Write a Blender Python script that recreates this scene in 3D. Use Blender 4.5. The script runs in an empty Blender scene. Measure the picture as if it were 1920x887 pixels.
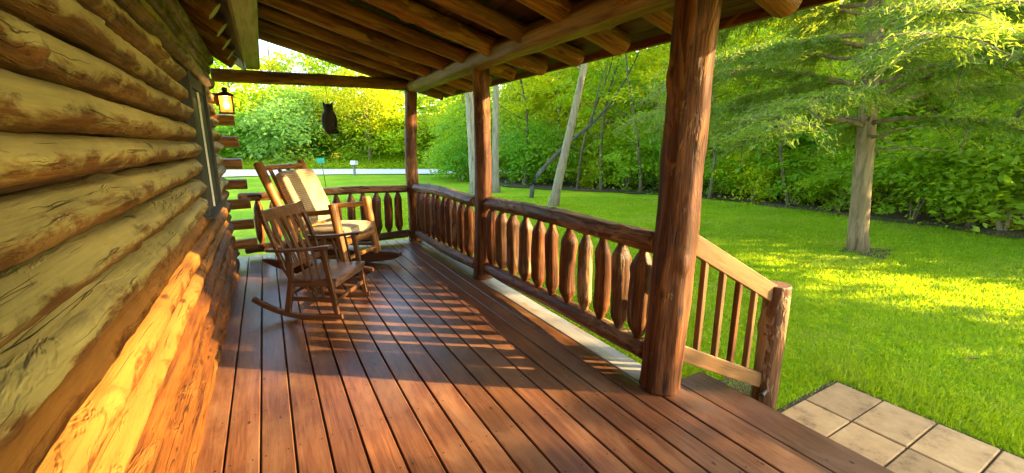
import bpy, bmesh, math, random
import numpy as np
from mathutils import Vector, Matrix, noise as mnoise

scene = bpy.context.scene
COL = scene.collection
R = math.radians

# ------------------------------------------------------------------ camera
cam_data = bpy.data.cameras.new('camera')
cam = bpy.data.objects.new('camera', cam_data)
COL.objects.link(cam)
cam.location = (0, 0, 1.5)
cam.rotation_euler = (R(90 - 12.37), 0, R(-29.64))
cam_data.sensor_fit = 'HORIZONTAL'
cam_data.sensor_width = 36
cam_data.lens = 15.0
cam_data.clip_start = 0.02
cam_data.clip_end = 2000
scene.camera = cam

# ------------------------------------------------------------------ light
SUN_EL = 19.5
SX, SY = 0.81, -0.585                       # horizontal direction towards the sun
world = bpy.data.worlds.new('World')
scene.world = world
world.use_nodes = True
wn = world.node_tree
bg = wn.nodes['Background']
sky = wn.nodes.new('ShaderNodeTexSky')
sky.sky_type = 'NISHITA'
sky.sun_disc = False
sky.sun_elevation = R(SUN_EL)
sky.sun_rotation = math.atan2(SX, SY)
sky.air_density = 1.0
sky.dust_density = 1.5
wn.links.new(sky.outputs[0], bg.inputs[0])
bg.inputs[1].default_value = 0.145
sd = bpy.data.lights.new('sun', 'SUN')
sd.energy = 4.2
sd.angle = R(0.6)
sd.color = (1.0, 0.70, 0.33)
sun = bpy.data.objects.new('sun', sd)
COL.objects.link(sun)
ce = math.cos(R(SUN_EL))
sun.rotation_euler = Vector((-SX * ce, -SY * ce, -math.sin(R(SUN_EL)))).to_track_quat('-Z', 'Y').to_euler()
sun.location = (20, -15, 20)
scene.view_settings.view_transform = 'Standard'
scene.view_settings.look = 'None'
scene.view_settings.gamma = 1
scene.view_settings.use_curve_mapping = False
scene.view_settings.exposure = 3.05
scene.render.engine = 'CYCLES'
cy = scene.cycles
cy.use_denoising = True
cy.denoising_input_passes = 'RGB_ALBEDO_NORMAL'
cy.denoising_prefilter = 'NONE'
cy.max_bounces = 8
cy.diffuse_bounces = 5
cy.glossy_bounces = 3
cy.transmission_bounces = 4
cy.transparent_max_bounces = 6
cy.sample_clamp_indirect = 6
cy.caustics_reflective = False
cy.caustics_refractive = False

# ------------------------------------------------------------------ materials
def new_mat(name):
    m = bpy.data.materials.new(name)
    m.use_nodes = True
    nt = m.node_tree
    b = nt.nodes['Principled BSDF']
    return m, nt, b

def nd(nt, t, **kw):
    n = nt.nodes.new('ShaderNode' + t)
    for k, v in kw.items():
        setattr(n, k, v)
    return n

def ramp(nt, fac, stops, interp='LINEAR'):
    r = nd(nt, 'ValToRGB')
    r.color_ramp.interpolation = interp
    e = r.color_ramp.elements
    while len(e) < len(stops):
        e.new(0.5)
    for i, (p, c) in enumerate(stops):
        e[i].position = p
        e[i].color = (*c, 1) if len(c) == 3 else c
    nt.links.new(fac, r.inputs[0])
    return r.outputs[0]

def mix(nt, fac, a, b, mode='MIX'):
    m = nd(nt, 'Mix', data_type='RGBA', blend_type=mode)
    for s, v in ((0, fac), (6, a), (7, b)):
        if hasattr(v, 'is_linked'):
            nt.links.new(v, m.inputs[s])
        else:
            m.inputs[s].default_value = v if s == 0 else (*v, 1)
    return m.outputs[2]

def coords(nt, scale, rnd=True, kind='Object'):
    tc = nd(nt, 'TexCoord')
    v = tc.outputs[kind]
    if rnd:
        oi = nd(nt, 'ObjectInfo')
        mm = nd(nt, 'VectorMath', operation='MULTIPLY')
        mm.inputs[1].default_value = (37.0, 53.0, 71.0)
        nt.links.new(oi.outputs['Random'], mm.inputs[0])
        ad = nd(nt, 'VectorMath', operation='ADD')
        nt.links.new(v, ad.inputs[0])
        nt.links.new(mm.outputs[0], ad.inputs[1])
        v = ad.outputs[0]
    mp = nd(nt, 'Mapping')
    mp.inputs['Scale'].default_value = scale
    nt.links.new(v, mp.inputs[0])
    return mp.outputs[0]

def noise(nt, vec, scale=1.0, detail=4, rough=0.6, dist=0.0):
    n = nd(nt, 'TexNoise')
    n.inputs['Scale'].default_value = scale
    n.inputs['Detail'].default_value = detail
    n.inputs['Roughness'].default_value = rough
    n.inputs['Distortion'].default_value = dist
    nt.links.new(vec, n.inputs['Vector'])
    return n.outputs['Fac']

def math_n(nt, op, a, b=None, clamp=False):
    m = nd(nt, 'Math', operation=op, use_clamp=clamp)
    for i, v in enumerate((a, b)):
        if v is None:
            continue
        if hasattr(v, 'is_linked'):
            nt.links.new(v, m.inputs[i])
        else:
            m.inputs[i].default_value = v
    return m.outputs[0]

def bump(nt, b, h, strength=0.3, dist=0.01, normal=None):
    n = nd(nt, 'Bump')
    n.inputs['Strength'].default_value = strength
    n.inputs['Distance'].default_value = dist
    nt.links.new(h, n.inputs['Height'])
    if normal is not None:
        nt.links.new(normal, n.inputs['Normal'])
    nt.links.new(n.outputs[0], b.inputs['Normal'])
    return n.outputs[0]

def wood(name, dark, mid, light, rough=0.45, patch=None, patch_lo=0.52, crack=0.6, gscale=1.0, bmp=0.5, spec=0.5, coat=0.0, bounce_tint=None, dim=0.64):
    """Grain runs along the object's own X axis."""
    m, nt, b = new_mat(name)
    dark, mid, light = [[c * dim for c in q] for q in (dark, mid, light)]
    patch = [c * dim for c in patch] if patch else None
    pf = None
    g = noise(nt, coords(nt, (2.2 * gscale, 34 * gscale, 34 * gscale)), 1.0, 5, 0.62, 0.35)
    fine = noise(nt, coords(nt, (4.5 * gscale, 150 * gscale, 150 * gscale)), 1.0, 4, 0.65, 0.15)
    g = math_n(nt, 'ADD', math_n(nt, 'MULTIPLY', g, 0.58), math_n(nt, 'MULTIPLY', fine, 0.42))
    col = ramp(nt, g, [(0.38, dark), (0.5, mid), (0.62, light)])
    big = noise(nt, coords(nt, (1.6, 5.5, 5.5)), 1.0, 5, 0.65, 0.5)
    if patch:
        pf = ramp(nt, big, [(patch_lo, (0, 0, 0)), (patch_lo + 0.05, (1, 1, 1))])
        pc = mix(nt, g, [c * 0.7 for c in patch], [c * 1.25 for c in patch])
        pfm = math_n(nt, 'MULTIPLY', pf, 0.85)
        col = mix(nt, pfm, col, pc)
    if bounce_tint:
        # bounce light painted on the upper side of each log, ragged along its lower edge
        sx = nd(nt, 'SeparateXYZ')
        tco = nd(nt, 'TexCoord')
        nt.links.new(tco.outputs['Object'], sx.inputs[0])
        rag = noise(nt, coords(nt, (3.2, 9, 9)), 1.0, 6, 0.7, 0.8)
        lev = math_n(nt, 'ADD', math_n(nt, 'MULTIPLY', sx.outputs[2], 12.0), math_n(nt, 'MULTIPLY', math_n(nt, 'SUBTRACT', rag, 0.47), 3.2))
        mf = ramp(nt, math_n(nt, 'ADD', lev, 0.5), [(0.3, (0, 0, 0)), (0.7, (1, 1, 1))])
        streak = mix(nt, g, [c * 0.5 for c in bounce_tint], [c * 1.4 for c in bounce_tint])
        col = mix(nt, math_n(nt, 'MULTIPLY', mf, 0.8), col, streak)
    tone = ramp(nt, noise(nt, coords(nt, (0.9, 2.5, 2.5)), 1.0, 3, 0.5), [(0.3, (0.62, 0.62, 0.62)), (0.7, (1.25, 1.22, 1.18))])
    col = mix(nt, 1.0, col, tone, 'MULTIPLY')
    # drying cracks, long and thin along the grain
    c = noise(nt, coords(nt, (0.55, 24, 24)), 1.0, 2, 0.5, 0.06)
    cr = ramp(nt, c, [(0.490, (1, 1, 1)), (0.5, (0, 0, 0)), (0.510, (1, 1, 1))])
    br = ramp(nt, noise(nt, coords(nt, (1.8, 6, 6)), 1.0, 2, 0.5), [(0.5, (1, 1, 1)), (0.56, (0, 0, 0))])
    crk = math_n(nt, 'MAXIMUM', cr, br)
    inv = math_n(nt, 'SUBTRACT', 1.0, crk)
    col = mix(nt, math_n(nt, 'MULTIPLY', inv, crack), col, [x * 0.22 for x in dark])
    # dark knots
    v = nd(nt, 'TexVoronoi')
    v.inputs['Scale'].default_value = 1.0
    nt.links.new(coords(nt, (3.2, 7, 7)), v.inputs['Vector'])
    kn = ramp(nt, v.outputs['Distance'], [(0.07, (1, 1, 1)), (0.15, (0, 0, 0))])
    col = mix(nt, math_n(nt, 'MULTIPLY', kn, 0.75), col, [x * 0.45 for x in dark])
    nt.links.new(col, b.inputs['Base Color'])
    rr = nd(nt, 'MapRange')
    rr.inputs['To Min'].default_value = rough - 0.1
    rr.inputs['To Max'].default_value = rough + 0.18
    nt.links.new(big, rr.inputs[0])
    nt.links.new(rr.outputs[0], b.inputs['Roughness'])
    b.inputs['Specular IOR Level'].default_value = spec
    b.inputs['Coat Weight'].default_value = coat
    b.inputs['Coat Roughness'].default_value = 0.25
    h = math_n(nt, 'ADD', math_n(nt, 'MULTIPLY', g, 0.35), math_n(nt, 'MULTIPLY', crk, 0.5))
    h = math_n(nt, 'ADD', h, math_n(nt, 'MULTIPLY', big, 0.9))
    if pf is not None:
        h = math_n(nt, 'ADD', h, math_n(nt, 'MULTIPLY', pf, 0.45))
    bump(nt, b, h, bmp, 0.012)
    return m

def plain(name, col, rough=0.5, metal=0.0, var=0.15, nscale=30, bmp=0.1):
    m, nt, b = new_mat(name)
    n = noise(nt, coords(nt, (1, 1, 1)), nscale, 4, 0.6)
    c = ramp(nt, n, [(0.3, [x * (1 - var) for x in col]), (0.7, [min(1, x * (1 + var)) for x in col])])
    nt.links.new(c, b.inputs['Base Color'])
    b.inputs['Roughness'].default_value = rough
    b.inputs['Metallic'].default_value = metal
    if bmp:
        bump(nt, b, n, bmp, 0.004)
    return m

def leaf_mat(name, c1, c2, trans, rough=0.45, var=0.12, tw=0.55):
    m, nt, b = new_mat(name)
    geo = nd(nt, 'TexCoord')
    oi = nd(nt, 'ObjectInfo')
    n1 = noise(nt, coords(nt, (1, 1, 1)), 1.3, 5, 0.7)
    n2 = noise(nt, coords(nt, (1, 1, 1)), 14, 1, 0.5)
    f = math_n(nt, 'ADD', math_n(nt, 'MULTIPLY', n1, 0.55), math_n(nt, 'MULTIPLY', n2, 0.45))
    c = ramp(nt, f, [(0.36, c1), (0.64, c2)])
    hs = nd(nt, 'HueSaturation')
    hr = nd(nt, 'MapRange')
    hr.inputs['To Min'].default_value = 0.5 - var * 0.25
    hr.inputs['To Max'].default_value = 0.5 + var * 0.25
    nt.links.new(oi.outputs['Random'], hr.inputs[0])
    nt.links.new(hr.outputs[0], hs.inputs['Hue'])
    nt.links.new(c, hs.inputs['Color'])
    nt.links.new(hs.outputs[0], b.inputs['Base Color'])
    b.inputs['Roughness'].default_value = rough
    b.inputs['Specular IOR Level'].default_value = 0.35
    tr = nd(nt, 'BsdfTranslucent')
    tc = mix(nt, n2, [x * 0.75 for x in trans], trans)
    nt.links.new(tc, tr.inputs[0])
    ms = nd(nt, 'MixShader')
    ms.inputs[0].default_value = tw
    nt.links.new(b.outputs[0], ms.inputs[1])
    nt.links.new(tr.outputs[0], ms.inputs[2])
    out = nt.nodes['Material Output']
    nt.links.new(ms.outputs[0], out.inputs[0])
    return m

M = {}
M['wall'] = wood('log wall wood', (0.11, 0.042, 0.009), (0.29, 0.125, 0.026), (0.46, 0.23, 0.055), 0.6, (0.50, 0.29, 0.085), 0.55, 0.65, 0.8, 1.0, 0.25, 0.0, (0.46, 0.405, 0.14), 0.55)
M['wall_sun_edge'] = wood('sun edge log wall wood', (0.10, 0.030, 0.005), (0.28, 0.088, 0.010), (0.40, 0.138, 0.018), 0.6, (0.42, 0.155, 0.024), 0.58, 0.65, 0.8, 1.0, 0.2, 0.0, (0.34, 0.150, 0.028), 0.40)  # painted step between the shaded and the sun-warmed log colours
M['wall_sunlit'] = wood('sunlit log wall wood', (0.10, 0.029, 0.005), (0.28, 0.090, 0.010), (0.40, 0.142, 0.019), 0.58, (0.43, 0.170, 0.028), 0.58, 0.7, 0.8, 0.9, 0.25, 0.0, None, 0.42)  # sun warmth painted into the low logs where the sun patch falls
M['post'] = wood('stained post wood', (0.045, 0.012, 0.003), (0.17, 0.054, 0.010), (0.37, 0.130, 0.025), 0.58, (0.42, 0.18, 0.04), 0.58, 0.9, 0.8, 0.9, 0.25, 0.0, None, 0.56)
M['rail'] = wood('weathered rail wood', (0.055, 0.020, 0.007), (0.18, 0.072, 0.021), (0.38, 0.175, 0.058), 0.5, (0.46, 0.28, 0.12), 0.56, 0.9, 0.8, 0.9, 0.35, 0.0, None, 0.60)
M['rafter'] = wood('rafter wood', (0.12, 0.038, 0.009), (0.34, 0.120, 0.025), (0.55, 0.22, 0.050), 0.55, (0.60, 0.31, 0.09), 0.55, 0.7, 0.8, 0.9, 0.35, 0.0, None, 0.76)
M['beam'] = wood('hewn beam wood', (0.20, 0.10, 0.035), (0.36, 0.20, 0.075), (0.50, 0.32, 0.14), 0.5, (0.30, 0.11, 0.035), 0.60, 0.6, 0.9, 0.6, 0.4)
M['sheath'] = wood('roof board wood', (0.06, 0.028, 0.014), (0.12, 0.058, 0.028), (0.19, 0.10, 0.05), 0.6, None, 0.6, 0.4, 0.6, 0.3, 0.3)
M['pale'] = wood('pale sawn wood', (0.50, 0.50, 0.26), (0.70, 0.72, 0.40), (0.84, 0.86, 0.52), 0.6, None, 0.6, 0.25, 0.8, 0.3, 0.3)
M['endgrain'] = plain('log end grain', (0.36, 0.22, 0.09), 0.6, 0, 0.35, 45, 0.3)
M['darkend'] = plain('dark log end', (0.13, 0.06, 0.025), 0.6, 0, 0.4, 45, 0.3)
M['lumber'] = wood('stained lumber', (0.14, 0.062, 0.018), (0.25, 0.125, 0.036), (0.34, 0.18, 0.058), 0.45, None, 0.6, 0.3, 0.9, 0.25, 0.4)
M['walnut'] = wood('dark chair wood', (0.045, 0.016, 0.006), (0.105, 0.042, 0.015), (0.17, 0.075, 0.028), 0.42, None, 0.6, 0.15, 1.3, 0.2, 0.4, 0.0, None, 0.8)
M['walnut_seat'] = wood('worn seat wood', (0.10, 0.05, 0.026), (0.17, 0.09, 0.05), (0.24, 0.14, 0.085), 0.4, None, 0.6, 0.25, 1.2, 0.2, 0.5)
M['honey'] = wood('honey log wood', (0.20, 0.075, 0.014), (0.36, 0.15, 0.028), (0.48, 0.225, 0.05), 0.4, None, 0.6, 0.3, 1.0, 0.3, 0.4, 0.0, None, 0.85)
M['sunlit_amber'] = wood('sunlit log tip wood', (0.26, 0.09, 0.016), (0.42, 0.17, 0.034), (0.55, 0.25, 0.06), 0.45, None, 0.6, 0.3, 1.0, 0.3, 0.4, 0.0, None, 1.0)  # brighter honey: sunlight painted into the lowest corner log tips
M['runner'] = wood('red runner wood', (0.07, 0.020, 0.008), (0.14, 0.045, 0.016), (0.20, 0.075, 0.028), 0.4, None, 0.6, 0.3, 1.0, 0.3, 0.5)
M['trim'] = plain('dark olive trim paint', (0.030, 0.028, 0.018), 0.75, 0, 0.15, 12, 0.1)
M['white'] = plain('sash edge highlight', (0.6, 0.58, 0.5), 0.5, 0, 0.1, 20, 0.05)
M['iron'] = plain('bronze lantern metal', (0.10, 0.05, 0.02), 0.4, 0.8, 0.2, 60, 0.1)
M['owl'] = plain('dark owl carving', (0.012, 0.010, 0.005), 0.85, 0, 0.7, 40, 0.9)
M['owldark'] = plain('black owl perch', (0.004, 0.004, 0.003), 0.8, 0, 0.4, 55, 0.4)
M['wire'] = plain('hanging wire', (0.05, 0.05, 0.04), 0.5, 0.5, 0.1, 30, 0)
M['mailbox'] = plain('grey mailbox metal', (0.55, 0.56, 0.55), 0.45, 0.2, 0.12, 9, 0.05)
M['greypost'] = wood('grey weathered post', (0.25, 0.24, 0.22), (0.36, 0.35, 0.32), (0.46, 0.44, 0.41), 0.7, None, 0.6, 0.4, 1.0, 0.3, 0.2)
M['screw'] = plain('dark screw heads', (0.02, 0.014, 0.012), 0.5, 0.5, 0.2, 30, 0)
M['teal'] = plain('teal sign face', (0.02, 0.33, 0.24), 0.5, 0, 0.05, 20, 0)
M['yellow'] = plain('yellow flower petals', (0.75, 0.52, 0.01), 0.6, 0, 0.15, 20, 0)

# glass pane lit from inside the lantern
m, nt, b = new_mat('lit lantern glass')
b.inputs['Base Color'].default_value = (0.35, 0.18, 0.04, 1)
b.inputs['Emission Color'].default_value = (1.0, 0.42, 0.03, 1)
b.inputs['Emission Strength'].default_value = 0.15
b.inputs['Roughness'].default_value = 0.2
tp_ = nd(nt, 'BsdfTransparent')
ms = nd(nt, 'MixShader')
ms.inputs[0].default_value = 0.6
nt.links.new(tp_.outputs[0], ms.inputs[1])
nt.links.new(b.outputs[0], ms.inputs[2])
nt.links.new(ms.outputs[0], nt.nodes['Material Output'].inputs[0])
M['lampglass'] = m
m, nt, b = new_mat('lantern bulb')
b.inputs['Emission Color'].default_value = (1.0, 0.78, 0.42, 1)
b.inputs['Emission Strength'].default_value = 2.5
M['bulb'] = m
m, nt, b = new_mat('window glass')
b.inputs['Base Color'].default_value = (0.02, 0.022, 0.018, 1)
b.inputs['Roughness'].default_value = 0.5
b.inputs['Specular IOR Level'].default_value = 0.1
M['pane'] = m

# deck paint: reddish brown, worn, with nail heads and specks
m, nt, b = new_mat('deck paint')
att = nd(nt, 'Attribute', attribute_name='tint')
g = noise(nt, coords(nt, (38, 2.2, 38), False), 1.0, 5, 0.65, 0.3)
fine = noise(nt, coords(nt, (190, 5, 190), False), 1.0, 4, 0.65, 0.1)
g = math_n(nt, 'ADD', math_n(nt, 'MULTIPLY', g, 0.55), math_n(nt, 'MULTIPLY', fine, 0.45))
col = ramp(nt, g, [(0.36, (0.075, 0.028, 0.013)), (0.5, (0.140, 0.056, 0.025)), (0.64, (0.210, 0.090, 0.040))])
wear = noise(nt, coords(nt, (2.6, 0.9, 1), False), 1.0, 6, 0.7, 0.6)
wf = ramp(nt, wear, [(0.48, (0, 0, 0)), (0.62, (1, 1, 1))])
col = mix(nt, math_n(nt, 'MULTIPLY', wf, 0.7), col, (0.24, 0.125, 0.062))
dk = ramp(nt, noise(nt, coords(nt, (1.4, 1.1, 1), False), 2.0, 5, 0.65, 0.4), [(0.34, (0.62, 0.62, 0.66)), (0.6, (1, 1, 1))])
col = mix(nt, 0.8, col, dk, 'MULTIPLY')
tv = nd(nt, 'MapRange')
tv.inputs['To Min'].default_value = 0.75
tv.inputs['To Max'].default_value = 1.22
nt.links.new(att.outputs['Fac'], tv.inputs[0])
cm = nd(nt, 'VectorMath', operation='SCALE')
nt.links.new(col, cm.inputs[0])
nt.links.new(tv.outputs[0], cm.inputs['Scale'])
col = cm.outputs[0]
vo = nd(nt, 'TexVoronoi')
vo.inputs['Scale'].default_value = 1.0
nt.links.new(coords(nt, (8.5, 5.0, 1), False), vo.inputs['Vector'])
spk = ramp(nt, vo.outputs['Distance'], [(0.05, (1, 1, 1)), (0.085, (0, 0, 0))])
col = mix(nt, spk, col, (0.012, 0.008, 0.007))
nt.links.new(col, b.inputs['Base Color'])
rg = ramp(nt, wear, [(0.3, (0.27,) * 3), (0.7, (0.42,) * 3)])
nt.links.new(rg, b.inputs['Roughness'])
b.inputs['Specular IOR Level'].default_value = 0.42
bump(nt, b, math_n(nt, 'ADD', g, math_n(nt, 'MULTIPLY', wear, 0.6)), 0.22, 0.006)
M['deck'] = m

# pale grey outer board with random brown patches
m, nt, b = new_mat('pale grey deck board')
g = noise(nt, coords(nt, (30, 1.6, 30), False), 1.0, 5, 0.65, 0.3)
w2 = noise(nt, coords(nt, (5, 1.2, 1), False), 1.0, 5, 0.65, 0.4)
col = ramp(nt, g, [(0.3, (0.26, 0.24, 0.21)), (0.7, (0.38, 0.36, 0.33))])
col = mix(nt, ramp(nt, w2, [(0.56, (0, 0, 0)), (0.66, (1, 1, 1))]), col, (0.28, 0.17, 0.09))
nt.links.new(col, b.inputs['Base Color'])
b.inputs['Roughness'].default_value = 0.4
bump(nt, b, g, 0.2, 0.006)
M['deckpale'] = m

# lawn
m, nt, b = new_mat('lawn grass')
n1 = noise(nt, coords(nt, (1, 1, 1), False), 0.45, 5, 0.65)
n2 = noise(nt, coords(nt, (1, 1, 1), False), 9, 6, 0.75)
col = ramp(nt, n2, [(0.28, (0.10, 0.22, 0.005)), (0.5, (0.19, 0.37, 0.008)), (0.72, (0.32, 0.50, 0.014))])
col = mix(nt, ramp(nt, n1, [(0.42, (0, 0, 0)), (0.7, (0.75, 0.75, 0.75))]), col, (0.44, 0.50, 0.02))
bare = ramp(nt, noise(nt, coords(nt, (1, 1, 1), False), 0.8, 5, 0.7, 0.3), [(0.69, (0, 0, 0)), (0.75, (1, 1, 1))])
col = mix(nt, math_n(nt, 'MULTIPLY', bare, 0.7), col, (0.21, 0.17, 0.06))
nt.links.new(col, b.inputs['Base Color'])
b.inputs['Roughness'].default_value = 0.9
b.inputs['Specular IOR Level'].default_value = 0.1
bump(nt, b, n2, 0.9, 0.05)
M['lawn'] = m

m, nt, b = new_mat('leaf litter soil')
n2 = noise(nt, coords(nt, (1, 1, 1), False), 14, 6, 0.75)
nt.links.new(ramp(nt, n2, [(0.3, (0.045, 0.03, 0.016)), (0.55, (0.12, 0.08, 0.04)), (0.75, (0.12, 0.15, 0.03))]), b.inputs['Base Color'])
b.inputs['Roughness'].default_value = 0.95
bump(nt, b, n2, 1.0, 0.08)
M['soil'] = m

m, nt, b = new_mat('pale road concrete')
n2 = noise(nt, coords(nt, (1, 1, 1), False), 3, 6, 0.7)
nt.links.new(ramp(nt, n2, [(0.3, (0.66, 0.64, 0.60)), (0.7, (0.78, 0.76, 0.72))]), b.inputs['Base Color'])
b.inputs['Roughness'].default_value = 0.85
M['road'] = m

m, nt, b = new_mat('paver concrete')
att = nd(nt, 'Attribute', attribute_name='tint')
n2 = noise(nt, coords(nt, (1, 1, 1), False), 6, 6, 0.7)
n3 = noise(nt, coords(nt, (1, 1, 1), False), 160, 2, 0.6)
col = ramp(nt, n2, [(0.32, (0.22, 0.12, 0.042)), (0.46, (0.50, 0.285, 0.095)), (0.70, (0.64, 0.39, 0.145))])
col = mix(nt, math_n(nt, 'MULTIPLY', n3, 0.35), col, (0.2, 0.16, 0.1))
tv = nd(nt, 'MapRange')
tv.inputs['To Min'].default_value = 0.8
tv.inputs['To Max'].default_value = 1.15
nt.links.new(att.outputs['Fac'], tv.inputs[0])
cm = nd(nt, 'VectorMath', operation='SCALE')
nt.links.new(col, cm.inputs[0])
nt.links.new(tv.outputs[0], cm.inputs['Scale'])
nt.links.new(cm.outputs[0], b.inputs['Base Color'])
b.inputs['Roughness'].default_value = 0.85
bump(nt, b, math_n(nt, 'ADD', n2, math_n(nt, 'MULTIPLY', n3, 0.4)), 0.35, 0.01)
M['paver'] = m

# ribbed cushion cloth
m, nt, b = new_mat('ribbed beige cloth')
wv = nd(nt, 'TexWave', wave_type='BANDS', bands_direction='X')
wv.inputs['Scale'].default_value = 14
wv.inputs['Distortion'].default_value = 0.4
nt.links.new(coords(nt, (1, 1, 1)), wv.inputs['Vector'])
n2 = noise(nt, coords(nt, (1, 1, 1)), 90, 3, 0.6)
col = ramp(nt, wv.outputs['Fac'], [(0.0, (0.25, 0.17, 0.085)), (1.0, (0.47, 0.35, 0.20))])
col = mix(nt, math_n(nt, 'MULTIPLY', n2, 0.4), col, (0.30, 0.20, 0.10))
nt.links.new(col, b.inputs['Base Color'])
b.inputs['Roughness'].default_value = 0.9
b.inputs['Sheen Weight'].default_value = 0.2
bump(nt, b, math_n(nt, 'ADD', wv.outputs['Fac'], math_n(nt, 'MULTIPLY', n2, 0.4)), 0.5, 0.006)
M['cloth'] = m

def bark(name, c1, c2, sc=1.0):
    m, nt, b = new_mat(name)
    g = noise(nt, coords(nt, (14 * sc, 14 * sc, 2.0 * sc)), 1.0, 6, 0.7, 0.6)
    n = noise(nt, coords(nt, (2, 2, 2)), 1.0, 3, 0.6)
    col = ramp(nt, g, [(0.32, [x * 0.35 for x in c1]), (0.46, c1), (0.7, c2)])
    col = mix(nt, math_n(nt, 'MULTIPLY', n, 0.35), col, (0.16, 0.16, 0.07))
    nt.links.new(col, b.inputs['Base Color'])
    b.inputs['Roughness'].default_value = 0.9
    bump(nt, b, g, 1.0, 0.03)
    return m

M['bark_cedar'] = bark('cedar bark', (0.20, 0.125, 0.055), (0.40, 0.265, 0.135))
M['bark_grey'] = bark('grey bark', (0.22, 0.175, 0.10), (0.38, 0.31, 0.20))
M['bark_pale'] = bark('pale bark', (0.27, 0.23, 0.16), (0.42, 0.37, 0.28), 0.8)
M['bark_dark'] = bark('dark dead bark', (0.04, 0.038, 0.03), (0.10, 0.09, 0.07))
M['bark_stem'] = bark('brown stem bark', (0.085, 0.065, 0.035), (0.17, 0.135, 0.08))
M['leaf_bright'] = leaf_mat('bright green leaves', (0.15, 0.32, 0.006), (0.48, 0.64, 0.012), (0.84, 0.90, 0.012))
M['leaf_mid'] = leaf_mat('mid green leaves', (0.10, 0.29, 0.014), (0.30, 0.54, 0.022), (0.66, 0.82, 0.02))
M['leaf_dark'] = leaf_mat('dark green leaves', (0.07, 0.24, 0.016), (0.20, 0.45, 0.026), (0.48, 0.72, 0.025))
M['leaf_blue'] = leaf_mat('blue green leaves', (0.12, 0.31, 0.050), (0.29, 0.52, 0.11), (0.45, 0.66, 0.07))
M['leaf_yellow'] = leaf_mat('yellow green leaves', (0.30, 0.42, 0.008), (0.58, 0.60, 0.010), (0.80, 0.78, 0.012), 0.5, 0.04)
M['needle'] = leaf_mat('cedar needles', (0.055, 0.14, 0.018), (0.20, 0.30, 0.03), (0.46, 0.58, 0.035), 0.6, 0.05, 0.5)
M['blade0'] = leaf_mat('grass blades', (0.13, 0.29, 0.006), (0.36, 0.54, 0.010), (0.56, 0.70, 0.010), 0.6, 0.02)
m = M['blade0']
m.name = 'grass blades'
nt = m.node_tree
bsdf = nt.nodes['Principled BSDF']
src = bsdf.inputs['Base Color'].links[0].from_socket
pn = noise(nt, coords(nt, (1, 1, 1), False), 0.9, 5, 0.7, 0.4)
dry = ramp(nt, pn, [(0.52, (0, 0, 0)), (0.66, (1, 1, 1))])
cc = mix(nt, math_n(nt, 'MULTIPLY', dry, 0.65), src, (0.46, 0.44, 0.10))
dk2 = ramp(nt, noise(nt, coords(nt, (1, 1, 1), False), 3.2, 4, 0.65, 0.2), [(0.36, (0.55, 0.68, 0.6)), (0.56, (1, 1, 1))])
nt.links.new(mix(nt, 1.0, cc, dk2, 'MULTIPLY'), bsdf.inputs['Base Color'])
M['blade'] = m
M['deadleaf'] = plain('fallen brown leaf', (0.30, 0.15, 0.04), 0.8, 0, 0.2, 30, 0)

# ------------------------------------------------------------------ object helpers
WM = {}                                                # local-to-world matrix of every thing built here

def tag(o, label=None, cat=None, group=None, kind=None):
    for k, v in (('label', label), ('category', cat), ('group', group), ('kind', kind)):
        if v:
            o[k] = v
    return o

def thing(name, label, cat, loc=(0, 0, 0), rz=0.0, group=None):
    o = bpy.data.objects.new(name, None)
    o.empty_display_size = 0.2
    COL.objects.link(o)
    o.location = loc
    o.rotation_euler = (0, 0, rz)
    WM[o] = Matrix.Translation(loc) @ Matrix.Rotation(rz, 4, 'Z')
    return tag(o, label, cat, group)

def link(name, me, mats, parent=None, mtx=None, world_space=False):
    """Link a mesh; mtx is given in the parent's frame, or in world space."""
    o = bpy.data.objects.new(name, me)
    COL.objects.link(o)
    if not me.materials:
        for mm in (mats if isinstance(mats, (list, tuple)) else [mats]):
            me.materials.append(mm)
    mtx = mtx if mtx is not None else Matrix.Identity(4)
    if parent is not None:
        o.parent = parent
        if world_space:
            mtx = WM[parent].inverted() @ mtx
    o.matrix_local = mtx
    WM[o] = (WM[parent] @ mtx) if parent is not None else mtx
    return o

def frame(p0, p1, up=(0, 0, 1)):
    p0, p1 = Vector(p0), Vector(p1)
    x = (p1 - p0).normalized()
    u = Vector(up)
    if abs(x.dot(u)) > 0.98:
        u = Vector((0, 1, 0))
    y = u.cross(x).normalized()
    z = x.cross(y)
    m = Matrix((x, y, z)).transposed().to_4x4()
    m.translation = p0
    return m, (p1 - p0).length

def mesh_from(name, v, f, smooth=None, mi=None):
    me = bpy.data.meshes.new(name)
    me.from_pydata([tuple(p) for p in v], [], f)
    if smooth is not None:
        me.polygons.foreach_set('use_smooth', np.broadcast_to(np.asarray(smooth, dtype=bool), (len(f),)).copy())
    if mi is not None:
        me.polygons.foreach_set('material_index', np.asarray(mi, dtype=np.int32))
    me.update()
    return me

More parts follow.
